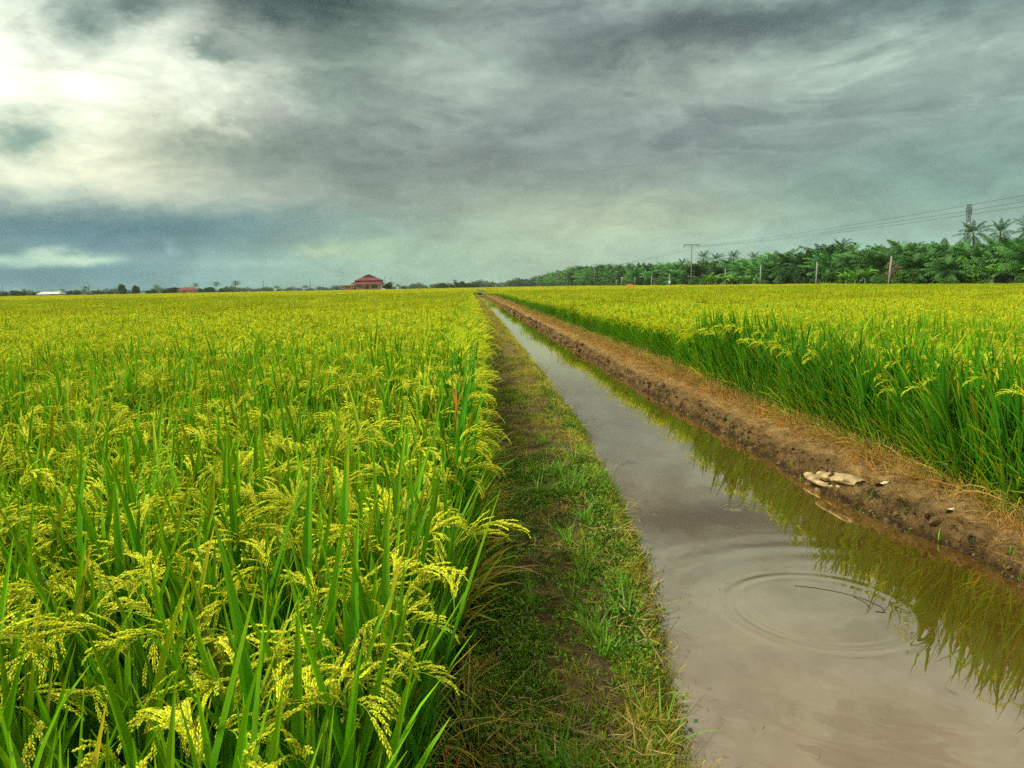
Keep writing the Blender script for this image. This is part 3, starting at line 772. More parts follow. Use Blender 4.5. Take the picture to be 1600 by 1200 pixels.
def path_grass():
    rng = RNG; P=[];R=[];S=[];K=[]
    def put(x,y,k,s,tilt=.1):
        z = ground_z(x,y); P.append(np.stack([x,y,z],-1)); K.append(k); n=len(x)
        R.append(np.stack([rng.normal(0,tilt,n),rng.normal(0,tilt,n),rng.uniform(0,6.3,n)],-1)); S.append(np.stack([s]*3,-1))
    bands = [(1.6,3.2,1500,1.),(3.2,6,1150,1.),(6,12,700,1.0),(12,26,300,1.2),(26,70,120,1.5),(70,YE,40,2.1)]
    for y0,y1,dens,sc in bands:
        n = int(dens*1.45*(y1-y0)); x = rng.uniform(-.05,1.45,n); y = rng.uniform(y0,y1,n)
        e = xl(y); m = x < e-.02+.05*rng.random(n); 
        pat = fbm(x*2.2, y*1.4, 77); bare = (pat > -.06) & (rng.random(n) < .86) & (x > .2) & (x < e-.2)
        m &= ~bare; x, y, e = x[m], y[m], e[m]; n = len(x)
        q = fbm(x*1.7+9, y*.8, 51)+.12*rng.normal(size=n); w = (x/e)
        u = rng.random(n)
        k = rng.integers(0,3,n)                              # short green
        k = np.where((q < -.05), rng.integers(9,11,n), k)     # leafy weeds
        k = np.where((w < .38) & (u < .8), rng.integers(9,11,n), k)
        k = np.where((q > .12) & (u < .6), rng.integers(3,6,n), k)
        k = np.where((w > .85) & (u < .6), rng.integers(3,6,n), k)
        k = np.where((u > .94), rng.integers(12,14,n), k)
        k = np.where((u > .925) & (u <= .94) & (w > .3) & (y < 7), rng.integers(6,9,n), k)
        k = np.where((y > 5) & (u < .25+.05*np.minimum(y,16)-.2), rng.integers(3,6,n), k)
        put(x, y, k, rng.uniform(.7,1.3,n)*sc*np.where(w>.8,1.1,1)*np.where((k>=9)&(k<12),.9,1))
    # bright taller tufts in a strip near the water, sedges hanging over it
    n = 120; y = 1.7+rng.random(n)**1.6*6; x = xl(y)*rng.uniform(.55,1.0,n)-.02; m = fbm(x*2,y*1.1,52) > -.15; x,y = x[m],y[m]; n=len(x)
    put(x, y, rng.integers(6,9,n), rng.uniform(.5,1.05,n), .2)
    n = 150; y = 1.6+rng.random(n)**1.7*14; x = xl(y)-rng.uniform(-.03,.07,n)
    put(x, y, rng.integers(14,17,n), rng.uniform(.4,.85,n), .25)
    R[-1][:,2] = rng.normal(0,.5,n)
    n = 700; y = 14+rng.random(n)**1.3*110; x = xl(y)-rng.uniform(-.03,.12,n); put(x,y,rng.integers(3,6,n),rng.uniform(1.0,1.8,n)+y*.006)
    P=np.concatenate(P);R=np.concatenate(R);S=np.concatenate(S);K=np.concatenate(K)
    scatter('grass', P,R,S,K,[g.mesh('grass_tuft',M_GRASS) for g in PRG],None,M_GRASS,'low green and olive grass and weeds covering the path between rice and water','grass')
path_grass()

# dry straw and fading leaves along the right bank, under the rice
def straw_clump(rng, n, L, c, c1, th=(.2,1.3), bend=(.2,1.6), W=.006):
    return tuft(rng, n, L, W, .05, th, bend, c, c1, 4, .05)
s_p = [straw_clump(RNG, 20, (.15,.38), TAN, ORG) for _ in range(3)]+[straw_clump(RNG, 20, (.18,.42), ORG, TAN) for _ in range(3)]+\
      [straw_clump(RNG, 18, (.3,.6), (.15,.24,.015), TAN, (.3,1.1), (.2,1.4), .009) for _ in range(3)]+[litter(RNG, 18, .12, TAN, (.05,.2)), litter(RNG, 18, .12, ORG, (.04,.15))]+\
      [weeds(RNG, 30, .06, (.03,.05,.012)), tuft(RNG, 8, (.04,.1), .006, .03, (.2,1), (.2,.8), (.16,.34,.02), None, 3, .02)]
def bank_straw():
    rng = RNG; P=[];R=[];S=[];K=[]
    def put(x,y,k,s,tilt=.15,dz=0):
        z = ground_z(x,y)+dz; P.append(np.stack([x,y,z],-1)); K.append(k); n=len(x)
        R.append(np.stack([rng.normal(0,tilt,n),rng.normal(0,tilt,n),rng.uniform(0,6.3,n)],-1)); S.append(np.stack([s]*3,-1))
    for y0,y1,dens,sc in [(2.8,6,46,.55),(6,12,66,.66),(12,30,70,.9),(30,80,36,1.15),(80,YE,14,1.6)]:
        n = int(dens*(y1-y0)); y = rng.uniform(y0,y1,n); x = 3.47+rng.normal(0,.08,n)
        k = rng.integers(0,6,n); put(x,y,k,rng.uniform(.6,1.15,n)*sc)
        n = int(dens*.8*(y1-y0)); y = rng.uniform(y0,y1,n); x = 3.62+rng.normal(0,.08,n)
        put(x,y,rng.integers(6,9,n),rng.uniform(.6,1.1,n)*sc*1.05)
        n = int(dens*.9*(y1-y0)); y = rng.uniform(y0,y1,n); x = rng.uniform(3.05,3.6,n)
        put(x,y,rng.integers(9,11,n),rng.uniform(.5,1.2,n)*sc,.05,.006)
    n = 170; y = 2.8+rng.random(n)*14; x = xr(y)+rng.uniform(.2,.5,n); put(x,y,rng.integers(0,6,n),rng.uniform(.15,.4,n))
    n = 160; y = 2.9+rng.random(n)**1.4*9; x = xr(y)+rng.uniform(-.02,.10,n); put(x,y,np.where(rng.random(n)<.8,11,12),rng.uniform(.4,1.0,n),.3)
    P=np.concatenate(P);R=np.concatenate(R);S=np.concatenate(S);K=np.concatenate(K)
    scatter('dry_straw', P,R,S,K,[g.mesh('straw_tuft',M_STRAW) for g in s_p],None,M_STRAW,'tan and orange dry straw tangled along the mud bank below the right rice','straw')
bank_straw()
# withered leaves at the foot of the left field
def left_straw():
    rng = RNG; n = 110; y = .9+rng.random(n)**1.5*26; x = rng.normal(-.06,.05,n)
    k = rng.choice([0,3,4,6,7], n, p=[.2,.2,.15,.25,.2]); z = ground_z(x,y)
    n1 = rng.uniform(.4,.8,n)
    R = np.stack([rng.normal(0,.1,n),rng.normal(.25,.15,n),rng.uniform(0,6.3,n)],-1)
    scatter('withered_leaves', np.stack([x,y,z],-1), R, np.stack([n1]*3,-1), k, [g.mesh('leaf_tuft',M_STRAW) for g in s_p], None, M_STRAW, 'orange and yellow withered rice leaves at the foot of the left field','withered leaves')
left_straw()

# ------------------------------------------------------------------ things on the bank and in the water
M_SACK = solid('sack_cloth', (.46,.34,.15), .9, .05, nsc=13, namt=.8, bscale=45)
M_STONE = solid('stone', (.36,.31,.22), .85, .2, nsc=12, namt=.4, bscale=30)
M_LEAFLIT = solid('pale_scrap', (.60,.50,.30), .8, .2, nsc=20)
M_TWIG = solid('wet_twig', (.02,.018,.014), .5, .4)
def sack(label, p0, p1, r, seed, open_end=True):
    rng = np.random.default_rng(seed); g = G(); m, n = 34, 30
    p0 = np.array(p0,float); p1 = np.array(p1,float); t = np.linspace(0,1,m); ax = p1-p0; ax /= np.linalg.norm(ax)
    B = np.cross(ax,[0,0,1.]); B /= np.linalg.norm(B); U = np.cross(B,ax)
    a = np.arange(n)*2*PI/n; T, A = np.meshgrid(t, a, indexing='ij')
    rad = r*(1-(abs(T-.55)/.62)**4*.75)*(1+.10*fbm(T*5+seed,np.cos(A)*1.2+np.sin(A)*2,seed)+.07*np.sin(A*3+T*9+seed)+.05*np.sin(A*6-T*16)+.05*fbm(T*14,A*3,seed+5))
    flat = .55
    V = p0+T[...,None]*(p1-p0)+B*(rad*np.cos(A)*1.25)[...,None]+U*(rad*np.sin(A)*flat)[...,None]
    V[...,2] += .012*np.sin(T*5+seed)
    i = (np.arange(m-1)[:,None]*n+np.arange(n)[None]); j = (np.arange(m-1)[:,None]*n+((np.arange(n)+1)%n)[None])
    g.add(V, q=np.stack([i,j,j+n,i+n],-1).reshape(-1,4))
    for e in (0,m-1):
        c = V[e].mean(0); k = np.arange(n); g.add(np.vstack([V[e], c+ax*(.02 if e == 0 else -.02)]), t=np.stack([k,(k+1)%n,np.full(n,n)],-1))
    o = link('sack', g.mesh('sack', M_SACK, True)); return tag(o, label, 'sack')
def onz(px, py, z):
    d = pix(px, py); t = (z-1.6)/d[2]; return (d[0]*t, d[1]*t, z)
SP0, SP1, SP2, SP3 = onz(1281,738,.012), onz(1345,757,.018), onz(1262,741,-.06), onz(1320,766,-.06)
sack('rolled cream cloth sack lying on the mud bank edge, the upper one', SP0, SP1, .062, 4)
sack('flat cream cloth sack half under water below the upper sack', SP2, SP3, .056, 9)
def stone(label, x, y, r, seed):
    rng = np.random.default_rng(seed); g = G(); m, n = 9, 14
    P = np.linspace(0,PI,m)[:,None]; A = np.arange(n)[None]*2*PI/n
    k = r*(1+.25*fbm(np.cos(A)*2*np.sin(P)+seed, np.cos(P)*2+np.sin(A)*np.sin(P)*2, seed))
    z = float(ground_z(np.array([x]),np.array([y]))[0])
    V = np.stack([k*np.sin(P)*np.cos(A)*1.3+x, k*np.sin(P)*np.sin(A)+y, k*np.cos(P)*.75+z+r*.35],-1)
    i = (np.arange(m-1)[:,None]*n+np.arange(n)[None]); j = (np.arange(m-1)[:,None]*n+((np.arange(n)+1)%n)[None])
    g.add(V, q=np.stack([i,i+n,j+n,j],-1).reshape(-1,4))
    return tag(link('stone', g.mesh('stone', M_STONE, True)), label, 'stone')
stone('small pale stone on the bank just beyond the rolled sack', 2.97, 6.42, .028, 1)
stone('smaller pale stone nearer the water beside the rolled sack', 2.90, 6.28, .022, 2)
def scrap(label, x, y, s, seed, rz):
    rng = np.random.default_rng(seed); g = G(); n = 7; u = np.linspace(-1,1,n); X, Y = np.meshgrid(u, u)
    Z = .22*X**2-.1*Y+.12*fbm(X*2+seed,Y*2,seed); R = np.sqrt(X**2+Y**2)
    X2 = X*(1-.3*abs(Y)**2); Y2 = Y*.55*(1-.25*abs(X))
    z = float(ground_z(np.array([x]),np.array([y]))[0]); c, si = math.cos(rz), math.sin(rz)
    V = np.stack([(X2*c-Y2*si)*s+x, (X2*si+Y2*c)*s+y, Z*s+z+.012],-1)
    i = (np.arange(n-1)[:,None]*n+np.arange(n-1)[None]).ravel()
    g.add(V, q=np.stack([i,i+1,i+1+n,i+n],-1))
    return tag(link('leaf_scrap', g.mesh('leaf_scrap', M_LEAFLIT, True)), label, 'leaf')
scrap('curled pale dead leaf on the mud bank near the right photo border', 3.22, 4.83, .045, 3, .3)
scrap('crumpled cream scrap at the water edge left of the sacks', 2.80, 6.9, .06, 4, 1.0)
scrap('folded tan leaf on the bank just right of the rolled sack', 3.13, 5.52, .07, 7, .2)
g = G()
W_ = lambda L: np.array([(x,y,-.117+z) for x,y,z in L])
def spline(L, n=24):
    L = np.array(L,float); t = np.linspace(0,len(L)-1,n); return np.stack([np.interp(t,np.arange(len(L)),L[:,k]) for k in range(3)],-1)
tube(g, spline([(1.80,4.02,-.1195),(1.90,3.98,-.1195),(2.00,3.91,-.1195),(2.09,3.81,-.1195),(2.13,3.70,-.1195),(2.11,3.63,-.1195),(2.07,3.65,-.118)]), .0026, 5)
tube(g, spline([(2.05,3.84,-.1195),(2.075,3.76,-.1195),(2.06,3.68,-.1195)],10), .002, 5)
tag(link('twig', g.mesh('twig', M_TWIG, True)), 'thin dark curved twig floating on the brown water inside the ripple rings', 'twig')

def clods():
    rng = RNG; src = []
    for k in range(4):
        g = G(); m, n = 6, 8; P = np.linspace(0,PI,m)[:,None]; A = np.arange(n)[None]*2*PI/n
        r = 1+.5*fbm(np.cos(A)*2*np.sin(P)+k*7, np.cos(P)*2+np.sin(A)*np.sin(P)*2, k+3)+rng.normal(0,.08,(m,n))
        V = np.stack([r*np.sin(P)*np.cos(A)*1.3, r*np.sin(P)*np.sin(A), r*np.cos(P)*.7],-1)
        i = (np.arange(m-1)[:,None]*n+np.arange(n)[None]); j = (np.arange(m-1)[:,None]*n+((np.arange(n)+1)%n)[None])
        g.add(V, q=np.stack([i,i+n,j+n,j],-1).reshape(-1,4), c=[(.14,.092,.038),(.21,.145,.06),(.09,.058,.024),(.25,.175,.075)][k]); src.append(g.mesh('clod', M_GROUND))
    n = 2300; y = 2.8+rng.random(n)**2.0*60; off = np.abs(rng.normal(0,.09,n))+.0; x = xr(y)+off; m = x < 3.5; x, y = x[m], y[m]; n = len(x)
    s = np.exp(rng.normal(-4.8,.55,n))*(1+y/25); s = np.minimum(s, .035+.002*y)
    z = ground_z(x,y)+s*.2
    scatter('mud_clods', np.stack([x,y,z],-1), rng.uniform(0,6.3,(n,3)), np.stack([s]*3,-1), rng.integers(0,4,n), src, None, M_GROUND, 'crumbly brown mud clods along the right canal bank','mud clods')
clods()
def flecks():
    rng = RNG; g = G(); n = 150
    y = 2.2+rng.random(n)**1.6*14; x = np.where(rng.random(n)<.6, xl(y)+rng.exponential(.16,n)+.02, rng.uniform(xl(y)+.1, xr(y)-.1))
    blades(g, rng, np.stack([x,y,np.full(n,-.1165)],-1), rng.uniform(0,6.3,n), 1.565, 0, rng.uniform(.008,.07,n), rng.uniform(.0015,.005,n), 3, var((.24,.19,.08),n,rng,.5,.1), None, 0, roll=0)
    tag(link('floating_straw', g.mesh('floating_straw', M_STRAW)), 'tiny straw flecks and bits floating on the brown canal water', 'straw', None, 'stuff')
flecks()
# culvert at the canal end
M_CONC = solid('concrete', (.33,.31,.27), .9, .2, nsc=2)
M_DARK = solid('dark_opening', (.01,.01,.01), .9, .1)
M_WHITE = solid('white_paint', (.52,.54,.52), .6, .3)
t = thing('culvert', 'small dark concrete culvert where the canal ends far ahead', 'culvert', (1.9,YE,0))
g = G(); box(g,-1.8,1.9,0,.9,.12,.42); box(g,-1.8,-1.15,0.02,.9,-.5,.12); box(g,1.1,1.9,.02,.9,-.5,.12); kid(t, link('headwall', g.mesh('headwall', M_CONC)))
g = G(); box(g,-1.15,1.1,.3,.88,-.5,.12); kid(t, link('opening', g.mesh('opening', M_DARK)))
for sx in (-.9,.6):
    g = G(); tube(g,[(sx,.3,.42),(sx,.3,1.4)],.05,8); kid(t, link('post', g.mesh('post', M_WHITE)))

# ------------------------------------------------------------------ trees
def frond(g, rng, az, th0, thk, L, nl, leafL, W, col, col2, z0=0, r0=.12, lw=.05, droop=.5):
    """one pinnate palm frond starting at height z0"""
    S = 12; s = np.linspace(0,1,S+1); th = th0+thk*((s[1:]+s[:-1])/2)**1.4
    P = np.zeros((S+1,3)); h = np.cumsum(np.sin(th)*L/S); P[1:,2] = np.cumsum(np.cos(th)*L/S)
    P[1:,0] = h*math.sin(az); P[1:,1] = h*math.cos(az); P += (r0*math.sin(az), r0*math.cos(az), z0)
    side = np.array([math.cos(az),-math.sin(az),0])
    w = lw*(1-s*.85)[:,None]/2
    V = np.stack([P-side*w,P+side*w],1); i = np.arange(S)*2
    g.add(V, q=np.stack([i,i+1,i+3,i+2],-1), c=np.array(col)*1.3)
    u = np.linspace(.16,.99,nl); k = u*S; ii = np.minimum(k.astype(int),S-1); fr = (k-ii)[:,None]
    base = P[ii]*(1-fr)+P[ii+1]*fr; T = P[ii+1]-P[ii]; T /= np.linalg.norm(T,axis=1)[:,None]
    N_ = np.cross(T, side); Ll = leafL*np.sin(np.clip(u*1.05,.15,1)*PI)**.45*(1-.35*u)
    for sg in (-1,1):
        d = side*sg*.85+T*.55+N_*rng.normal(.15,.18,(nl,1)); d += rng.normal(0,.08,(nl,3)); d /= np.linalg.norm(d,axis=1)[:,None]
        L1 = (Ll*rng.uniform(.8,1.15,nl))[:,None]
        mid = base+d*L1*.55; tip = base+d*L1-np.array([0,0,1.])*L1*droop*rng.uniform(.5,1.2,(nl,1))
        ww = T*W/2
        V = np.stack([base-ww*.6,base+ww*.6,mid+ww,mid-ww,tip+ww*.15,tip-ww*.15],1)
        i = np.arange(nl)*6
        q = np.concatenate([np.stack([i,i+1,i+2,i+3],-1),np.stack([i+3,i+2,i+4,i+5],-1)])
        c = np.clip(np.array(col)[None]*(1-u[:,None])+np.array(col2)[None]*u[:,None],0,1)*rng.uniform(.75,1.25,(nl,1))
        g.add(V, q=q, c=np.repeat(c,6,0))
def palm_mesh(rng, nf, L, nl, leafL, W, th=(.15,1.9), thk=(.5,1.3), col=(.03,.095,.022), col2=(.055,.145,.03), lw=.07, droop=.5):
    g = G(); ga = 2.39996
    for k in range(nf):
        f = (k+.5)/nf
        frond(g, rng, k*ga+rng.normal(0,.2), th[0]+(th[1]-th[0])*f**1.1+rng.normal(0,.07), rng.uniform(*thk)*(.6+.6*(1-f)), L*rng.uniform(.85,1.1)*(.8+.3*math.sin(f*PI)), nl, leafL, W, col, col2, z0=-.25*f, lw=lw, droop=droop)
    return g
def trunk_mesh(rng, H, r0, r1, bend=.0, rough=.15):
    g = G(); m = 16; s = np.linspace(0,1,m); a = rng.uniform(0,6.3)
    P = np.stack([bend*H*s**2*math.cos(a), bend*H*s**2*math.sin(a), s*H-.3*(s==0)],-1)
    R = (r0+(r1-r0)*s**.6)*(1+rough*rng.normal(0,.4,m)); tube(g, P, R, 9, (1,1,1)); return g, P[-1]
def make_palm(name, rng, H, crown, r0, r1, bend=0):
    r = bpy.data.objects.new(name, None); C.objects.link(r)
    g, top = trunk_mesh(rng, H, r0, r1, bend)
    kid(r, link('trunk', g.mesh('trunk', M_BARK, True)))
    c = link('crown', crown.mesh('crown', M_PALM)); kid(r, c); c.location = top
    return r
def leafy(rng, H, W, n, leaf, col, col2, lobes=7, trunk=.25, zlo=.25, dark=None):
    """broadleaf crown: leaf clumps round several limbs; returns crown G and trunk G"""
    cr = G(); tr = G()
    zt = H*zlo; tube(tr, [(0,0,-.3),(rng.normal(0,.1),0,zt*.6),(0,0,zt)], [trunk,trunk*.8,trunk*.65], 8)
    cs = []
    for k in range(lobes):
        a = k*2.4+rng.normal(0,.3); q = rng.random()
        c = np.array([math.cos(a)*W*.3*rng.uniform(.3,1.1), math.sin(a)*W*.3*rng.uniform(.3,1.1), H*(zlo+.12+(1-zlo-.25)*((k+.5)/lobes))])
        rad = W*.24*rng.uniform(.75,1.25)*(1.15-.45*k/lobes); cs.append((c,rad))
        tube(tr, [(0,0,zt*.9), (c*np.array([.5,.5,1])+np.array([0,0,zt]))*np.array([1,1,.5]), c], [trunk*.5,trunk*.3,trunk*.12], 6)
        m = int(n/lobes); d = rng.normal(size=(m,3)); d /= np.linalg.norm(d,axis=1)[:,None]
        rr = rad*(.45+.62*rng.random(m)**.6)*(1+.35*fbm(d[:,0]*2.5+k*5,d[:,1]*2.5+d[:,2]*2,k))
        P = c+d*rr[:,None]*np.array([1,1,.85])
        cc = var(col,m,rng,.25,.08); f = (rng.random(m)<.35)[:,None]; cc = np.where(f, var(col2,m,rng,.2,.08), cc)
        quadleaf(cr, rng, P, leaf, cc)
    return cr, tr
def make_tree(name, rng, **k):
    r = bpy.data.objects.new(name, None); C.objects.link(r)
    cr, tr = leafy(rng, **k)
    kid(r, link('trunk', tr.mesh('trunk', M_BARK, True))); kid(r, link('crown', cr.mesh('crown', M_TREE)))
    return r
def banana_mesh(rng, n=9, L=2.2):
    g = G()
    for k in range(n):
        a = k*2.4+rng.normal(0,.3); th0 = rng.uniform(.1,.6)
        blades(g, rng, [(0,0,0)], a, th0, rng.uniform(.9,1.9), L*rng.uniform(.8,1.15), .55, 8, var((.09,.26,.02),1,rng), var((.16,.36,.03),1,rng), .22, w0=.12, tipp=3)
    return g
R2 = np.random.default_rng(5)
OILP = []
for k in range(5):
    OILP.append(make_palm('oil_palm', R2, 3.6, palm_mesh(R2, [46,36,30,42,34][k], [4.6,4.2,5.0,4.4,4.8][k], 28, 1.05, .13, col=np.array((.030,.105,.024))*[.7,1.1,1.5,.9,1.3][k], col2=np.array((.07,.19,.034))*[.7,1.1,1.6,.9,1.35][k], th=[(.1,2.0),(.1,1.7),(.15,1.6),(.2,2.1),(.05,1.8)][k]), .42, .34, .01))
COCO = [make_palm('coconut_palm', R2, 8.6+k*.5, palm_mesh(R2, 24, 3.6, 30, .75, .07, th=(.1,2.2), thk=(.7,1.5), col=(.03,.09,.02), col2=(.06,.14,.025)), .26, .16, .05+.02*k) for k in range(3)]
BAN = []
for k in range(2):
    r = bpy.data.objects.new('banana_plant', None); C.objects.link(r)
    g, top = trunk_mesh(R2, 1.7, .16, .12, 0); kid(r, link('stem', g.mesh('stem', solid('banana_stem',(.12,.2,.05)), True)))
    c = link('leaves', banana_mesh(R2).mesh('leaves', M_TREE)); kid(r, c); c.location = top; BAN.append(r)
BUSH = [make_tree('roadside_bush', R2, H=2.6, W=3.4, n=3400, leaf=.17, col=(.05,.13,.018), col2=(.11,.22,.02), lobes=9, trunk=.06, zlo=.05) for _ in range(2)]
BRIGHT = make_tree('bright_green_tree', R2, H=4.4, W=2.8, n=3600, leaf=.2, col=(.14,.36,.012), col2=(.24,.48,.02), lobes=8, trunk=.09, zlo=.12)
BROAD = [make_tree('broadleaf_tree', R2, H=7.0, W=6.0, n=5200, leaf=.32, col=(.022,.065,.016), col2=(.045,.11,.022), lobes=10, trunk=.2, zlo=.18) for _ in range(2)]
RED = make_tree('reddish_shrub', R2, H=3.0, W=2.0, n=700, leaf=.13, col=(.20,.11,.05), col2=(.12,.13,.04), lobes=6, trunk=.05, zlo=.1)
used_src = set()
def plant(src, x, y, z, s, label, cat, group=None, rz=None, sz=None):
    o = copy_tree(src) if src.name in used_src else src
    used_src.add(src.name)
    if o is not src: KIDS[o.name] = []
    o.location = (x,y,z); o.rotation_euler = (0,0,R2.uniform(0,6.3) if rz is None else rz)
    o.scale = (s,s,s if sz is None else sz)
    for k in ('label','category','group'):
        if k in o: del o[k]
    return tag(o, label, cat, group)

# plantation right of the road
SKY_TOP = [(820,437),(860,428),(900,417),(950,416),(1000,416),(1050,413),(1100,410),(1150,405),(1200,397),(1250,388),(1300,381),(1350,381),(1400,380),(1450,376),(1500,370),(1560,373),(1600,374)]
_yy = []
for _p, _t in SKY_TOP:
    _k = at(_p, 1.0); _D = 69/_k; _yy.append((_D, hz(_p, _t, _D)))
_yy.sort(); print([(round(p),round(q,1)) for p,q in _yy])
def top_h(y): return float(np.interp(y, [p for p,q in _yy], [q for p,q in _yy]))
def top_h_old(y): return float(np.interp(y, [70,90,135,170,215,300,440,600,900], [7.2,8.0,8.8,9.0,9.2,10.5,12.0,12.0,12.5]))
cnt = 0
for row, (X0, y0, y1, sp) in enumerate([(61.5,66,640,6.8),(68,70,560,7.2),(77,84,330,9.0),(86,96,300,10),(97,112,300,13)]):
    y = y0
    while y < y1:
        sp_y = sp*(1+y/900.)
        if row == 1 or R2.random() < .93:
            h = top_h(y)*(.88 if row == 0 else 1.06 if row == 1 else 1.13)*R2.uniform(.82,1.08)
            s = h/7.0
            plant(OILP[R2.integers(5)], X0+R2.normal(0,1.0), y+R2.normal(0,.9), 0, s*1.05, 'dark green oil palm in the dense plantation behind the right field', 'palm tree', 'oil palms of the right plantation', sz=s)
            cnt += 1
        y += sp_y
print('oil palms', cnt)
for k in range(52):
    y = 70+k*6.2*(1+k/40.); h = top_h(y)*R2.uniform(.42,.62)
    plant(BROAD[k%2], 65.5+R2.normal(0,1.2), y, 0, h/7.2*1.15, 'dark leafy undergrowth tree between the oil palm trunks', 'tree', 'undergrowth trees in the right plantation', sz=h/7.2)
# coconut palms rising above, at their places on the skyline: (px, top py, y distance)
for px, py, D, lab in [(1520,343,128,'tall coconut palm beside the lattice mast'),(1560,344,118,'coconut palm with drooping fronds right of the lattice mast'),(1604,338,104,'coconut palm cut by the right photo border'),
      (1316,371,158,'coconut palm standing alone above the plantation skyline'),(1097,392,196,'coconut palm just right of the crossarm power pole'),(1121,394,200,'second coconut palm right of the crossarm power pole'),
      (1144,392,215,'third coconut palm right of the crossarm power pole'),(1174,394,215,'small crowned coconut palm left of the plantation rise'),(1068,402,230,'coconut palm just left of the crossarm power pole'),
      (984,409,320,'tallest coconut palm in the middle of the far right grove'),(971,414,330,'thin coconut palm left of the tallest one in the far grove'),(953,412,350,'coconut palm in the far grove behind the lone utility pole'),(937,412,360,'coconut palm at the left end of the far grove')]:
    zt = hz(px, py, D); k = int(R2.integers(3)); H = COCO[k].children[0].dimensions.z if False else (8.6+k*.5+2.2)
    plant(COCO[k], at(px,D), D, 0, zt/H*.80, lab, 'palm tree', None, None, zt/H*1.0)
t = make_tree('umbrella_tree', R2, H=9.0, W=4.0, n=900, leaf=.35, col=(.03,.08,.02), col2=(.05,.12,.02), lobes=5, trunk=.14, zlo=.75)
plant(t, at(1016,300), 300, 0, hz(1016,413,300)/9.2, 'bare stemmed flat crowned tree rising from the middle of the right treeline', 'tree')
plant(BRIGHT, at(1512,96), 96, 0, hz(1512,396,96)/4.4, 'bright lime green small tree in front of the palms near the mast', 'tree')
plant(RED, at(1384,104), 102, 0, hz(1384,404,102)/3.0, 'reddish brown shrub behind the slanting white post', 'shrub')
for px, py, D, s in [(1352,412,98,1),(1336,418,100,1),(1322,420,103,1),(1552,404,84,1),(1588,404,80,1),(1130,424,140,1),(1118,426,146,1),(1160,425,140,1),(1106,424,150,1),(1144,428,142,1)]:
    plant(BAN[int(R2.integers(2))], at(px,D), D, 0, hz(px,py,D)/3.6, 'banana plant with broad light green leaves among the roadside growth right', 'banana plant', 'banana plants along the right road')
for k in range(46):
    y = 64+k*5.6*(1+k/38.); 
    plant(BUSH[k%2], 56.6+R2.normal(0,.7), y+R2.normal(0,.6), 0, R2.uniform(.45,.95)*(1+y/700), 'leafy green bush in the low hedge along the right field road', 'bush', 'bushes along the right road')
for px, py, D in [(1000,432,225),(1012,434,218),(1230,420,128),(1080,412,200),(1205,414,150),(1250,418,120)]:
    plant(BROAD[int(R2.integers(2))], at(px,D), D, 0, hz(px,py,D)/7.2, 'rounded olive green broadleaf tree at the front of the right plantation', 'tree', 'broadleaf trees in the right plantation')

# left horizon: trees read off the skyline (px, top py, distance, source, scale kind)
def skyline(px, py, D, src, H, lab, cat, grp=None, wide=1.0):
    zt = hz(px,py,D); s = zt/H
    o = plant(src, at(px,D), D, 0, s*wide, lab, cat, grp, sz=s); return o
skyline(191,443.5,430,BROAD[0],7.2,'dark two lobed tree on the left horizon, left of its rounder neighbour','tree')
skyline(213,445,430,BROAD[1],7.2,'dark round tree on the left horizon, right of the two lobed one','tree')
for px,py,lab in [(40,451,'small palm left of the white roofed shed'),(97,452,'small palm right of the white roofed shed'),(134,446,'dark thin palm beside a pole on the left horizon'),(247,445,'dark spiky palm between the two round trees and the village'),
     (305,443,'bushy palm right of the red roofed village house'),(337,441,'palm in the left village clump'),(367,439.5,'tall dark palm at the right end of the village trees')]:
    skyline(px,py,450,COCO[int(R2.integers(3))],11.2,lab,'palm tree',None,1.5)
for px,py in [(6,456),(25,453),(33,454),(54,457),(108,454),(120,454),(150,454),(160,455),(172,455),(232,453),(240,452),(258,452),(268,449),(277,448),(292,452),(312,450),(323,449),(330,448),(347,450),(358,451)]:
    skyline(px,py,470,BROAD[int(R2.integers(2))],7.2,'small dark tree in the village treeline on the left horizon','tree','trees of the village on the left horizon',1.7)
for px,py in [(425,452),(432,453),(480,452),(512,452),(520,453),(448,454),(500,454)]:
    skyline(px,py,640,BROAD[int(R2.integers(2))],7.2,'faint low tree on the horizon left of the red roofed house','tree','faint trees left of the house',1.6)
for px,py,D in [(602,446,395),(608,440,398),(632,448,400),(641,450,405),(648,451,410)]:
    skyline(px,py,D,BROAD[int(R2.integers(2))],7.2,'leafy tree close behind the red roofed house','tree','trees beside the house',1.1)
skyline(612,439,392,COCO[0],11.2,'ragged palm just right of the red roofed house','palm tree')
skyline(624,445,392,BAN[0],3.6,'broad leaved banana clump right of the house','banana plant')
for px,py in [(660,449),(668,448),(676,449),(684,446),(690,441),(697,444),(706,445),(714,440),(722,439),(731,441),(738,443),(745,442)]:
    skyline(px,py,520,BROAD[int(R2.integers(2))],7.2,'dark tree in the clump beyond the far end of the canal','tree','trees beyond the canal end',1.35)
for px,py in [(712,437),(737,440)]:
    skyline(px,py,510,COCO[1],11.2,'palm crown poking out of the dark clump beyond the canal'+(', left one' if px < 720 else ', right one'),'palm tree')

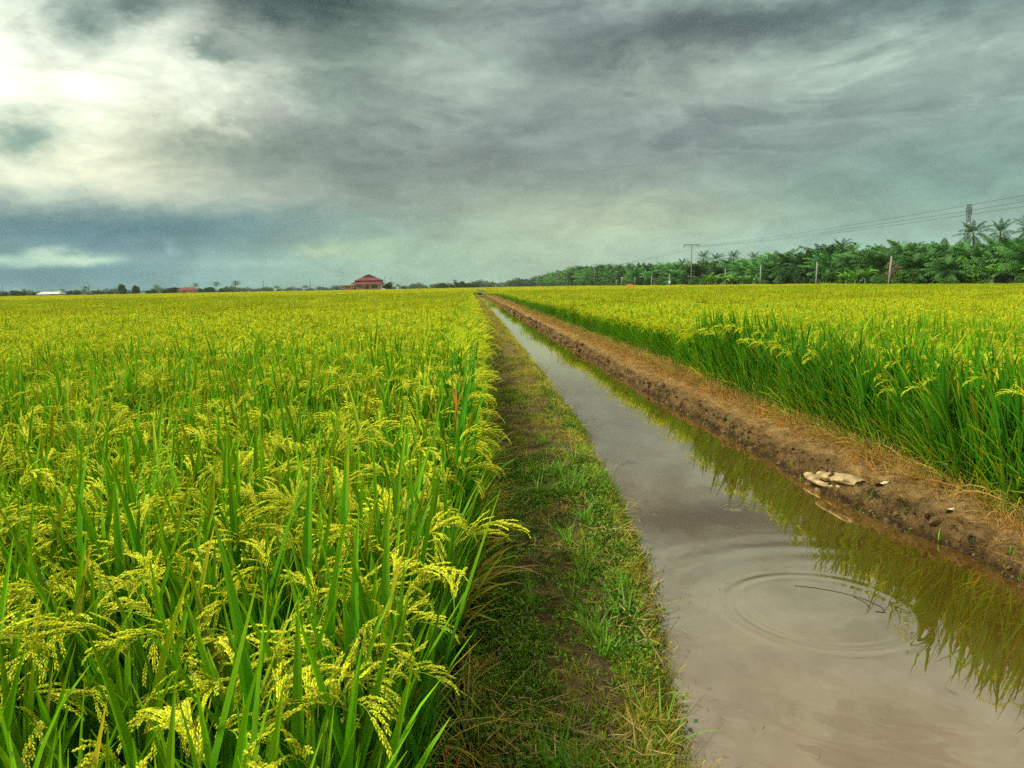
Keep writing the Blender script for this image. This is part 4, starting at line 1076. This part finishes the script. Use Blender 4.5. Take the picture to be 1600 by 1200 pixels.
# far treeline all along the horizon
def far_wood():
    g1 = G(); cr,tr = leafy(R2, 9, 15, 700, 1.1, (.03,.075,.03), (.05,.10,.035), lobes=8, trunk=.3, zlo=.02); g1.merge(cr)
    g2 = palm_mesh(R2, 22, 5, 12, 1.2, .3); gg = G(); gg.merge(g2, T=(0,0,7)); 
    P=[];R=[];S=[];K=[]
    for az in np.arange(-50,52,.32):
        a = math.radians(az+R2.normal(0,.1)); D = R2.uniform(950,1250) if az < 2.5 else R2.uniform(700,1000)
        P.append((D*math.sin(a),D*math.cos(a),-1)); h = R2.uniform(.45,.95)*(1.0 if az<0 else 1.25); S.append((h*1.5,h*1.5,h)); K.append(0 if R2.random()<.85 else 1); R.append((0,0,R2.uniform(0,6.3)))
    for k in range(420):                                       # right woods fading along the road
        y = R2.uniform(330,1500); x = R2.uniform(66,66+y*.14)
        h = R2.uniform(.9,1.25); P.append((x,y,-1)); S.append((h,h,h)); K.append(0 if R2.random()<.5 else 1); R.append((0,0,R2.uniform(0,6.3)))
    scatter('far_woodland', np.array(P), np.array(R), np.array(S), np.array(K), [g1.mesh('wood_clump',M_TREE), gg.mesh('palm_clump',M_PALM)], None, M_TREE, 'faint line of distant woodland along the whole horizon', 'woodland')
far_wood()

# ------------------------------------------------------------------ road, poles, wires, mast
g = G(); box(g, 50.6,54.4,-100,900,-.3,.05); tag(link('road', g.mesh('road', solid('laterite_road',(.24,.17,.11),.95,.1))), kind='structure')
M_POLE = solid('pole_concrete', (.27,.27,.24), .85, .2)
M_STEEL = solid('galvanised_steel', (.10,.11,.11), .55, .4, metal=.3)
M_PPOLE = solid('weathered_pole', (.17,.16,.14), .85, .2)
M_WIRE = solid('wire', (.05,.05,.05), .6, .3)
def power_pole(x, y, H, arm, label, group='power poles along the right road', twin=0, cross=True):
    t = thing('power_pole', label, 'power pole', (x,y,0), 0, group)
    for dx in ((-twin,twin) if twin else (0,)):
        g = G(); tube(g,[(dx,0,-.3),(dx,0,H)],[.17,.10],10); kid(t, link('pole', g.mesh('pole', M_PPOLE, True)))
    g = G(); box(g,-arm/2,arm/2,-.07,.07,H-.02,H+.12); kid(t, link('crossarm', g.mesh('crossarm', M_STEEL)))
    for sx in (-arm/2+.1, 0, arm/2-.1):
        g = G(); tube(g,[(sx,0,H-.02),(sx,0,H-.22),(sx,0,H-.28),(sx,0,H-.42)],[.04,.09,.05,.09],8); kid(t, link('insulator', g.mesh('insulator', M_STEEL, True)))
    if cross:
        g = G(); box(g,-.9,.9,-.04,.04,3.0,3.08); kid(t, link('lower_arm', g.mesh('lower_arm', M_WHITE)))
    return t
PX = 52.0
HP = hz(1080,383,170)
power_pole(at(1080,170),170,HP,3.5,'tall power pole with wide crossarm rising above the right treeline','power poles along the right road')
power_pole(53,20,9.5,3.5,'nearest power pole beside the right road, out past the photo border',cross=False)
power_pole(at(929,322),322,hz(929,414,322),2.4,'single power pole in front of the far right grove',cross=False)
power_pole(at(875,452),452,hz(875,425,452),3.9,'twin legged power pole where the right treeline starts',twin=1.05,cross=False)
power_pole(at(840,590),590,hz(840,431,590),4.2,'faint single power pole left of the twin legged one',cross=False)
power_pole(at(781,1000),1000,hz(781,430,1000),6,'very faint power pole above the canal vanishing point',cross=False)
def wire(x0, z0, lab):
    g = G(); x1 = at(1080,170)
    pts = [(53+x0,20,9.1+z0*.9),(x1+x0,170,HP-.42),(at(929,322)+x0*.7,322,hz(929,414,322)-.42),(at(875,452)+x0,452,hz(875,425,452)-.4),(at(840,590)+x0,590,hz(840,431,590)-.4)]
    P = []
    for a, b in zip(pts[:-1], pts[1:]):
        a, b = np.array(a), np.array(b); L = np.linalg.norm(b-a); sag = 1.1*(L/150)**2
        for s in np.linspace(0,1,28)[:-1]: p = a+(b-a)*s; p[2] -= 4*sag*s*(1-s); P.append(p)
    P.append(np.array(pts[-1])); P = np.array(P); tube(g, P, .014+.00002*P[:,1], 5, caps=False)
    return tag(link('power_line', g.mesh('power_line', M_WIRE)), lab, 'cable', 'cables between the power poles')
wire(-1.65,1.0,'highest thin dark cable running from the crossarm pole to the right border')
wire(0,.45,'middle thin dark cable running from the crossarm pole to the right border')
wire(1.65,.1,'lowest thin dark cable running from the crossarm pole to the right border')
# white posts along the road
def post(x, y, top, label, lean=0, head=None, group='white posts along the right road'):
    t = thing('roadside_post', label, 'post', (x,y,0), 0, group)
    g = G(); tube(g,[(0,0,-.2),(lean,0,top)],[.13,.10],8); kid(t, link('shaft', g.mesh('shaft', M_POLE, True)))
    if head == 'lamp':
        g = G(); box(g,-.1,.55,-.15,.15,top-.45,top); kid(t, link('lamp_head', g.mesh('lamp_head', M_WHITE)))
    if head == 'drum':
        g = G(); tube(g,[(0,-.16,1.2),(0,-.16,1.3),(0,-.16,2.1),(0,-.16,2.2)],[.2,.3,.3,.2],12); kid(t, link('meter_box', g.mesh('meter_box', M_WHITE, True)))
for px,py,D,lab,lean,head in [(1388,400,94,'slanting white concrete post, the tallest looking on the right roadside',.28,None),(1275,410,115,'upright white post standing left of the slanting one',.08,None),
     (1188,416,136,'white post before the palms right of the crossarm pole',0,None),(1133,420,155,'short pale post just right of the crossarm pole',0,None),(1046,428,198,'white post with a round box halfway up',0,'drum'),
     (1018,431,216,'pale post left of the one with a round box',0,None),(992,433,236,'thin white post beside the small red vehicle',0,None),(971,433,256,'white post with a lamp head',0,'lamp'),(963,437,262,'grey post left of the lamp post',0,None)]:
    post(at(px,D), D, hz(px,py,D), lab, lean, head)
for px,py,D,lab in [(5,444,450,'thin pole at the left photo border on the horizon'),(139,441,450,'thin pole beside the dark palm on the left horizon'),(278,441,450,'thin pole above the left village trees'),(412,438.5,400,'dark pole on the horizon between village and house'),
     (485,435,400,'thin grey pole on the horizon left of the house'),(602,432,398,'thin leaning mast just right of the house'),(611,433,399,'short thin mast above the palm beside the house')]:
    t = thing('utility_pole', lab, 'pole', (at(px,D),D,0), 0, 'poles on the left horizon')
    top = hz(px,py,D); g = G(); tube(g,[(0,0,-.2),(0,0,top)],[.16,.11],7); kid(t, link('pole_shaft', g.mesh('pole_shaft', M_STEEL, True)))
    g = G(); box(g,-.5,.5,-.05,.05,top-.5,top-.38); kid(t, link('pole_arm', g.mesh('pole_arm', M_STEEL)))
# lattice mast
D = 430; mx_ = at(1508,D); Hm = hz(1508,319,D)
t = thing('lattice_mast', 'grey lattice telecom mast rising behind the right palms', 'mast', (mx_,D,0))
g = G(); wb, wt = 1.7, .8
cor = [(-1,-1),(1,-1),(1,1),(-1,1)]
wz = lambda z: wb+(wt-wb)*min(1,z/(Hm*.8))
for a,b in cor: tube(g,[(a*wz(0),b*wz(0),0),(a*wt,b*wt,Hm*.8),(a*wt,b*wt,Hm)],.13,5)
z = 0
while z < Hm-1:
    z2 = min(Hm, z+2.4*wz(z)*.9)
    for k in range(4):
        (a,b),(c,d) = cor[k], cor[(k+1)%4]; w1_, w2_ = wz(z), wz(z2)
        tube(g,[(a*w1_,b*w1_,z),(c*w2_,d*w2_,z2)],.07,4); tube(g,[(c*w1_,d*w1_,z),(a*w2_,b*w2_,z2)],.07,4); tube(g,[(a*w2_,b*w2_,z2),(c*w2_,d*w2_,z2)],.1,4)
    z = z2
kid(t, link('lattice_frame', g.mesh('lattice_frame', M_STEEL)))
for k in range(6):
    a = k*PI/3; g = G(); r = 1.5; zz = Hm-3.2-(k%2)*1.0; box(g,-.2,.2,-.15,.15,-1.3,1.3)
    o = kid(t, link('panel_antenna', g.mesh('panel_antenna', M_STEEL))); o.location = (r*math.cos(a), r*math.sin(a), zz); o.rotation_euler = (0,0,a+PI/2)
g = G()
for zz in (Hm-2,Hm-4.6):
    n = 16; P = [(1.5*math.cos(q*2*PI/n),1.5*math.sin(q*2*PI/n),zz) for q in range(n+1)]; tube(g,P,.07,4)
kid(t, link('head_frame', g.mesh('head_frame', M_STEEL)))
for k,(zz,a) in enumerate([(Hm*.74,-2.2),(Hm*.62,-1.2)]):
    g = G(); tube(g,[(0,0,0),(0,-.35,0),(0,-.4,0)],[.5,.75,.7],14); o = kid(t, link('dish_antenna', g.mesh('dish_antenna', M_WHITE, True))); o.location = (1.7*math.cos(a),1.7*math.sin(a)-.4,zz)

# bird on the lowest cable
yb = 71.5; xb_ = at(1589,yb)
g = G(); tube(g,[(-.02,0,-.03),(0,0,.02),(.01,0,.10),(.02,0,.17),(.05,0,.22),(.10,0,.215)],[.015,.055,.065,.045,.035,.006],8)
tube(g,[(-.02,0,.03),(-.06,0,-.08),(-.08,0,-.16)],[.03,.018,.012],6)
o = tag(link('bird', g.mesh('bird', M_WIRE, True)), 'tiny dark bird perched on the lowest cable near the right border', 'bird')
BIRD = o

# ------------------------------------------------------------------ houses
M_ROOF = solid('red_metal_roof', (.17,.022,.026), .5, .35, nsc=.8, namt=.3)
M_GABLE = solid('dark_gable', (.09,.035,.03), .8)
M_PINK = solid('pink_plaster', (.50,.30,.22), .85, .2, nsc=.7)
M_BRICK = solid('orange_brick', (.42,.15,.08), .9, .1, nsc=1.5, namt=.3)
M_GLASS = solid('dark_window', (.02,.02,.02), .2, .5)
D = 390; hx = at(575,D)
t = thing('house', 'red roofed house standing alone across the left field', 'house', (hx,D,.7))
g = G(); box(g,-6.2,6.6,0,9,0,3.2); kid(t, link('wall', g.mesh('wall', M_PINK)))
g = G(); box(g,-11.8,-6.9,-.5,5,0,2.6); kid(t, link('annex_wall', g.mesh('annex_wall', M_BRICK)))
g = G(); box(g,-12.4,-6.4,-1.1,5.5,2.62,2.95); kid(t, link('annex_roof', g.mesh('annex_roof', M_CONC)))
def frustum(g, x0,x1,y0,y1,z0, X0,X1,Y0,Y1,z1, th=.12):
    V = [(x0,y0,z0),(x1,y0,z0),(x1,y1,z0),(x0,y1,z0),(X0,Y0,z1),(X1,Y0,z1),(X1,Y1,z1),(X0,Y1,z1)]
    g.add(V, q=[(0,3,2,1),(4,5,6,7),(0,1,5,4),(1,2,6,5),(2,3,7,6),(3,0,4,7)])
lo = kid(t, link('lower_roof', (lambda g: (frustum(g,-8.6,7.4,-1.6,10.6,3.2,-6.2,6.4,.6,8.6,4.9), g)[1])(G()).mesh('lower_roof', M_ROOF)))
g = G(); box(g,-6.3,6.9,.4,8.8,4.82,5.05); kid(t, link('eave_band', g.mesh('eave_band', M_GABLE)))
g = G(); frustum(g,-7.0,7.6,-.3,9.5,5.06,-2.6,2.9,2.4,6.8,6.9); up = kid(t, link('upper_roof', g.mesh('upper_roof', M_ROOF)))
g = G(); g.add([(-3.2,2.1,6.9),(3.4,2.1,6.9),(.1,2.1,8.2),(-3.2,7.1,6.9),(3.4,7.1,6.9),(.1,7.1,8.2)], t=[(0,1,2),(3,5,4)], q=[(0,2,5,3),(1,4,5,2),(0,3,4,1)]); kid(t, link('gable', g.mesh('gable', M_GABLE)))
for x0,x1,z0,z1 in [(-5.3,-2.9,1.6,2.5),(2.0,4.6,1.2,2.6),(-.9,.4,1.0,2.5)]:
    g = G(); box(g,x0-.1,x1+.1,-.05,.1,z0-.1,z1+.1); w_ = kid(t, link('window', g.mesh('window', M_WHITE if x0<-3 else M_GABLE)))
    g = G(); box(g,x0,x1,-.07,-.045,z0,z1); kid(w_, link('pane', g.mesh('pane', M_GLASS)))
g = G(); box(g,-1.9,-1.2,-.06,.1,0,2.3); kid(t, link('door', g.mesh('door', M_BRICK)))
for x in (-8.2,-7.0,7.1):
    g = G(); tube(g,[(x,-1.3,0),(x,-1.3,3.25)],.14,8); kid(t, link('porch_post', g.mesh('porch_post', M_PINK, True)))
# white roofed shed and village house
D = 455
t = thing('shed', 'low shed with a wide white roof on the left horizon', 'shed', (at(75,D),D,0))
g = G(); box(g,-5.6,5.8,0,8,0,1.9); kid(t, link('wall', g.mesh('wall', M_WHITE)))
g = G(); g.add([(-6.6,-.6,1.9),(6.4,-.6,1.9),(6.4,8.6,1.9),(-6.6,8.6,1.9),(-5.2,4,3.3),(5.0,4,3.3)], q=[(0,1,5,4),(2,3,4,5),(0,3,2,1)], t=[(1,2,5),(3,0,4)]); kid(t, link('roof', g.mesh('roof', M_WHITE)))
g = G(); box(g,1.5,5.0,-.04,.1,.3,1.6); kid(t, link('window', g.mesh('window', M_GLASS)))
t = thing('village_house', 'small house with a dull red roof among the left village trees', 'house', (at(291,D-20),D-20,0))
g = G(); box(g,-4.2,4.2,0,6,0,2.6); kid(t, link('wall', g.mesh('wall', M_PINK)))
g = G(); g.add([(-5,-.8,2.6),(5,-.8,2.6),(5,6.8,2.6),(-5,6.8,2.6),(-2.6,3,4.3),(2.6,3,4.3)], q=[(0,1,5,4),(2,3,4,5),(0,3,2,1)], t=[(1,2,5),(3,0,4)]); kid(t, link('roof', g.mesh('roof', M_ROOF)))
g = G(); box(g,-2,0,-.04,.1,1,2); kid(t, link('window', g.mesh('window', M_GLASS)))
# brick shelter at the right border
D = 66
t = thing('brick_hut', 'small red brick hut with overhanging roof cut by the right border', 'hut', (at(1655,D),D,0))
g = G(); box(g,-.95,1.6,0,2.4,0,2.35); kid(t, link('wall', g.mesh('wall', M_BRICK)))
g = G(); g.add([(-1.5,-.5,2.3),(2.1,-.5,2.3),(2.1,2.9,2.3),(-1.5,2.9,2.3),(.2,1.2,3.2),(.6,1.2,3.2)], q=[(0,1,5,4),(2,3,4,5),(0,3,2,1)], t=[(1,2,5),(3,0,4)]); kid(t, link('roof', g.mesh('roof', solid('clay_roof',(.36,.17,.12)))))
g = G(); box(g,.2,1.0,-.03,.1,0,2.0); kid(t, link('door', g.mesh('door', M_GABLE)))
# small vehicles
M_TYRE = solid('tyre', (.02,.02,.02)); M_CARR = solid('red_car_paint', (.55,.05,.03), .35, .5); M_CARW = solid('white_car_paint', (.75,.75,.75), .35, .5)
def car(x, y, rz, mat, label, s=1.0):
    t = thing('parked_car', label, 'car', (x,y,.05), rz)
    prof = [(-2.0,.35),(-2.05,.8),(-1.75,.95),(-1.2,1.0),(-.7,1.45),(.7,1.48),(1.3,1.02),(1.95,.88),(2.05,.35)]
    g = G(); n = len(prof); V = [(a,-.82,z) for a,z in prof]+[(a,.82,z) for a,z in prof]
    V = [(a,(b*.8 if z>1.1 else b),z) for a,b,z in V]; i = np.arange(n-1)
    g.add(V, q=np.concatenate([np.stack([i,i+1,i+1+n,i+n],-1),[(0,n,2*n-1,n-1)]]), t=[(0,k+1,k) for k in range(1,n-1)]+[(n,n+k,n+k+1) for k in range(1,n-1)])
    kid(t, link('body', g.mesh('body', mat)))
    for sy in (-.78,.78):
        g = G(); yv = sy*.93; g.add([(-1.0,yv*1.0,1.05),(1.05,yv,1.05),(.62,yv*.9,1.38),(-.62,yv*.9,1.38)], q=[(0,1,2,3)]); kid(t, link('side_window', g.mesh('side_window', M_GLASS)))
        for sx in (-1.25,1.25):
            g = G(); tube(g,[(sx,sy-.09,.32),(sx,sy+.09,.32)],.32,14); kid(t, link('wheel', g.mesh('wheel', M_TYRE, True)))
    return t
car(at(984,246),246,PI/2+.2,M_CARR,'small red vehicle parked by the thin white post')
car(at(600,392),388,0,M_CARW,'white vehicle parked at the right side of the house')

# ------------------------------------------------------------------ haze
HAZE = 1
if HAZE:
    g = G(); box(g,-1700,1700,-60,1700,-1.5,75)
    m, N = new_mat('haze'); v = N.n('ShaderNodeVolumePrincipled'); v.inputs['Color'].default_value = (.72,.86,.80,1); v.inputs['Density'].default_value = .00011; v.inputs['Anisotropy'].default_value = 0
    o = N.n('ShaderNodeOutputMaterial'); N.t.links.new(v.outputs[0], o.inputs['Volume'])
    tag(link('haze', g.mesh('haze', m)), kind='stuff')
n_obj = len(bpy.context.scene.objects); print('objects', n_obj)
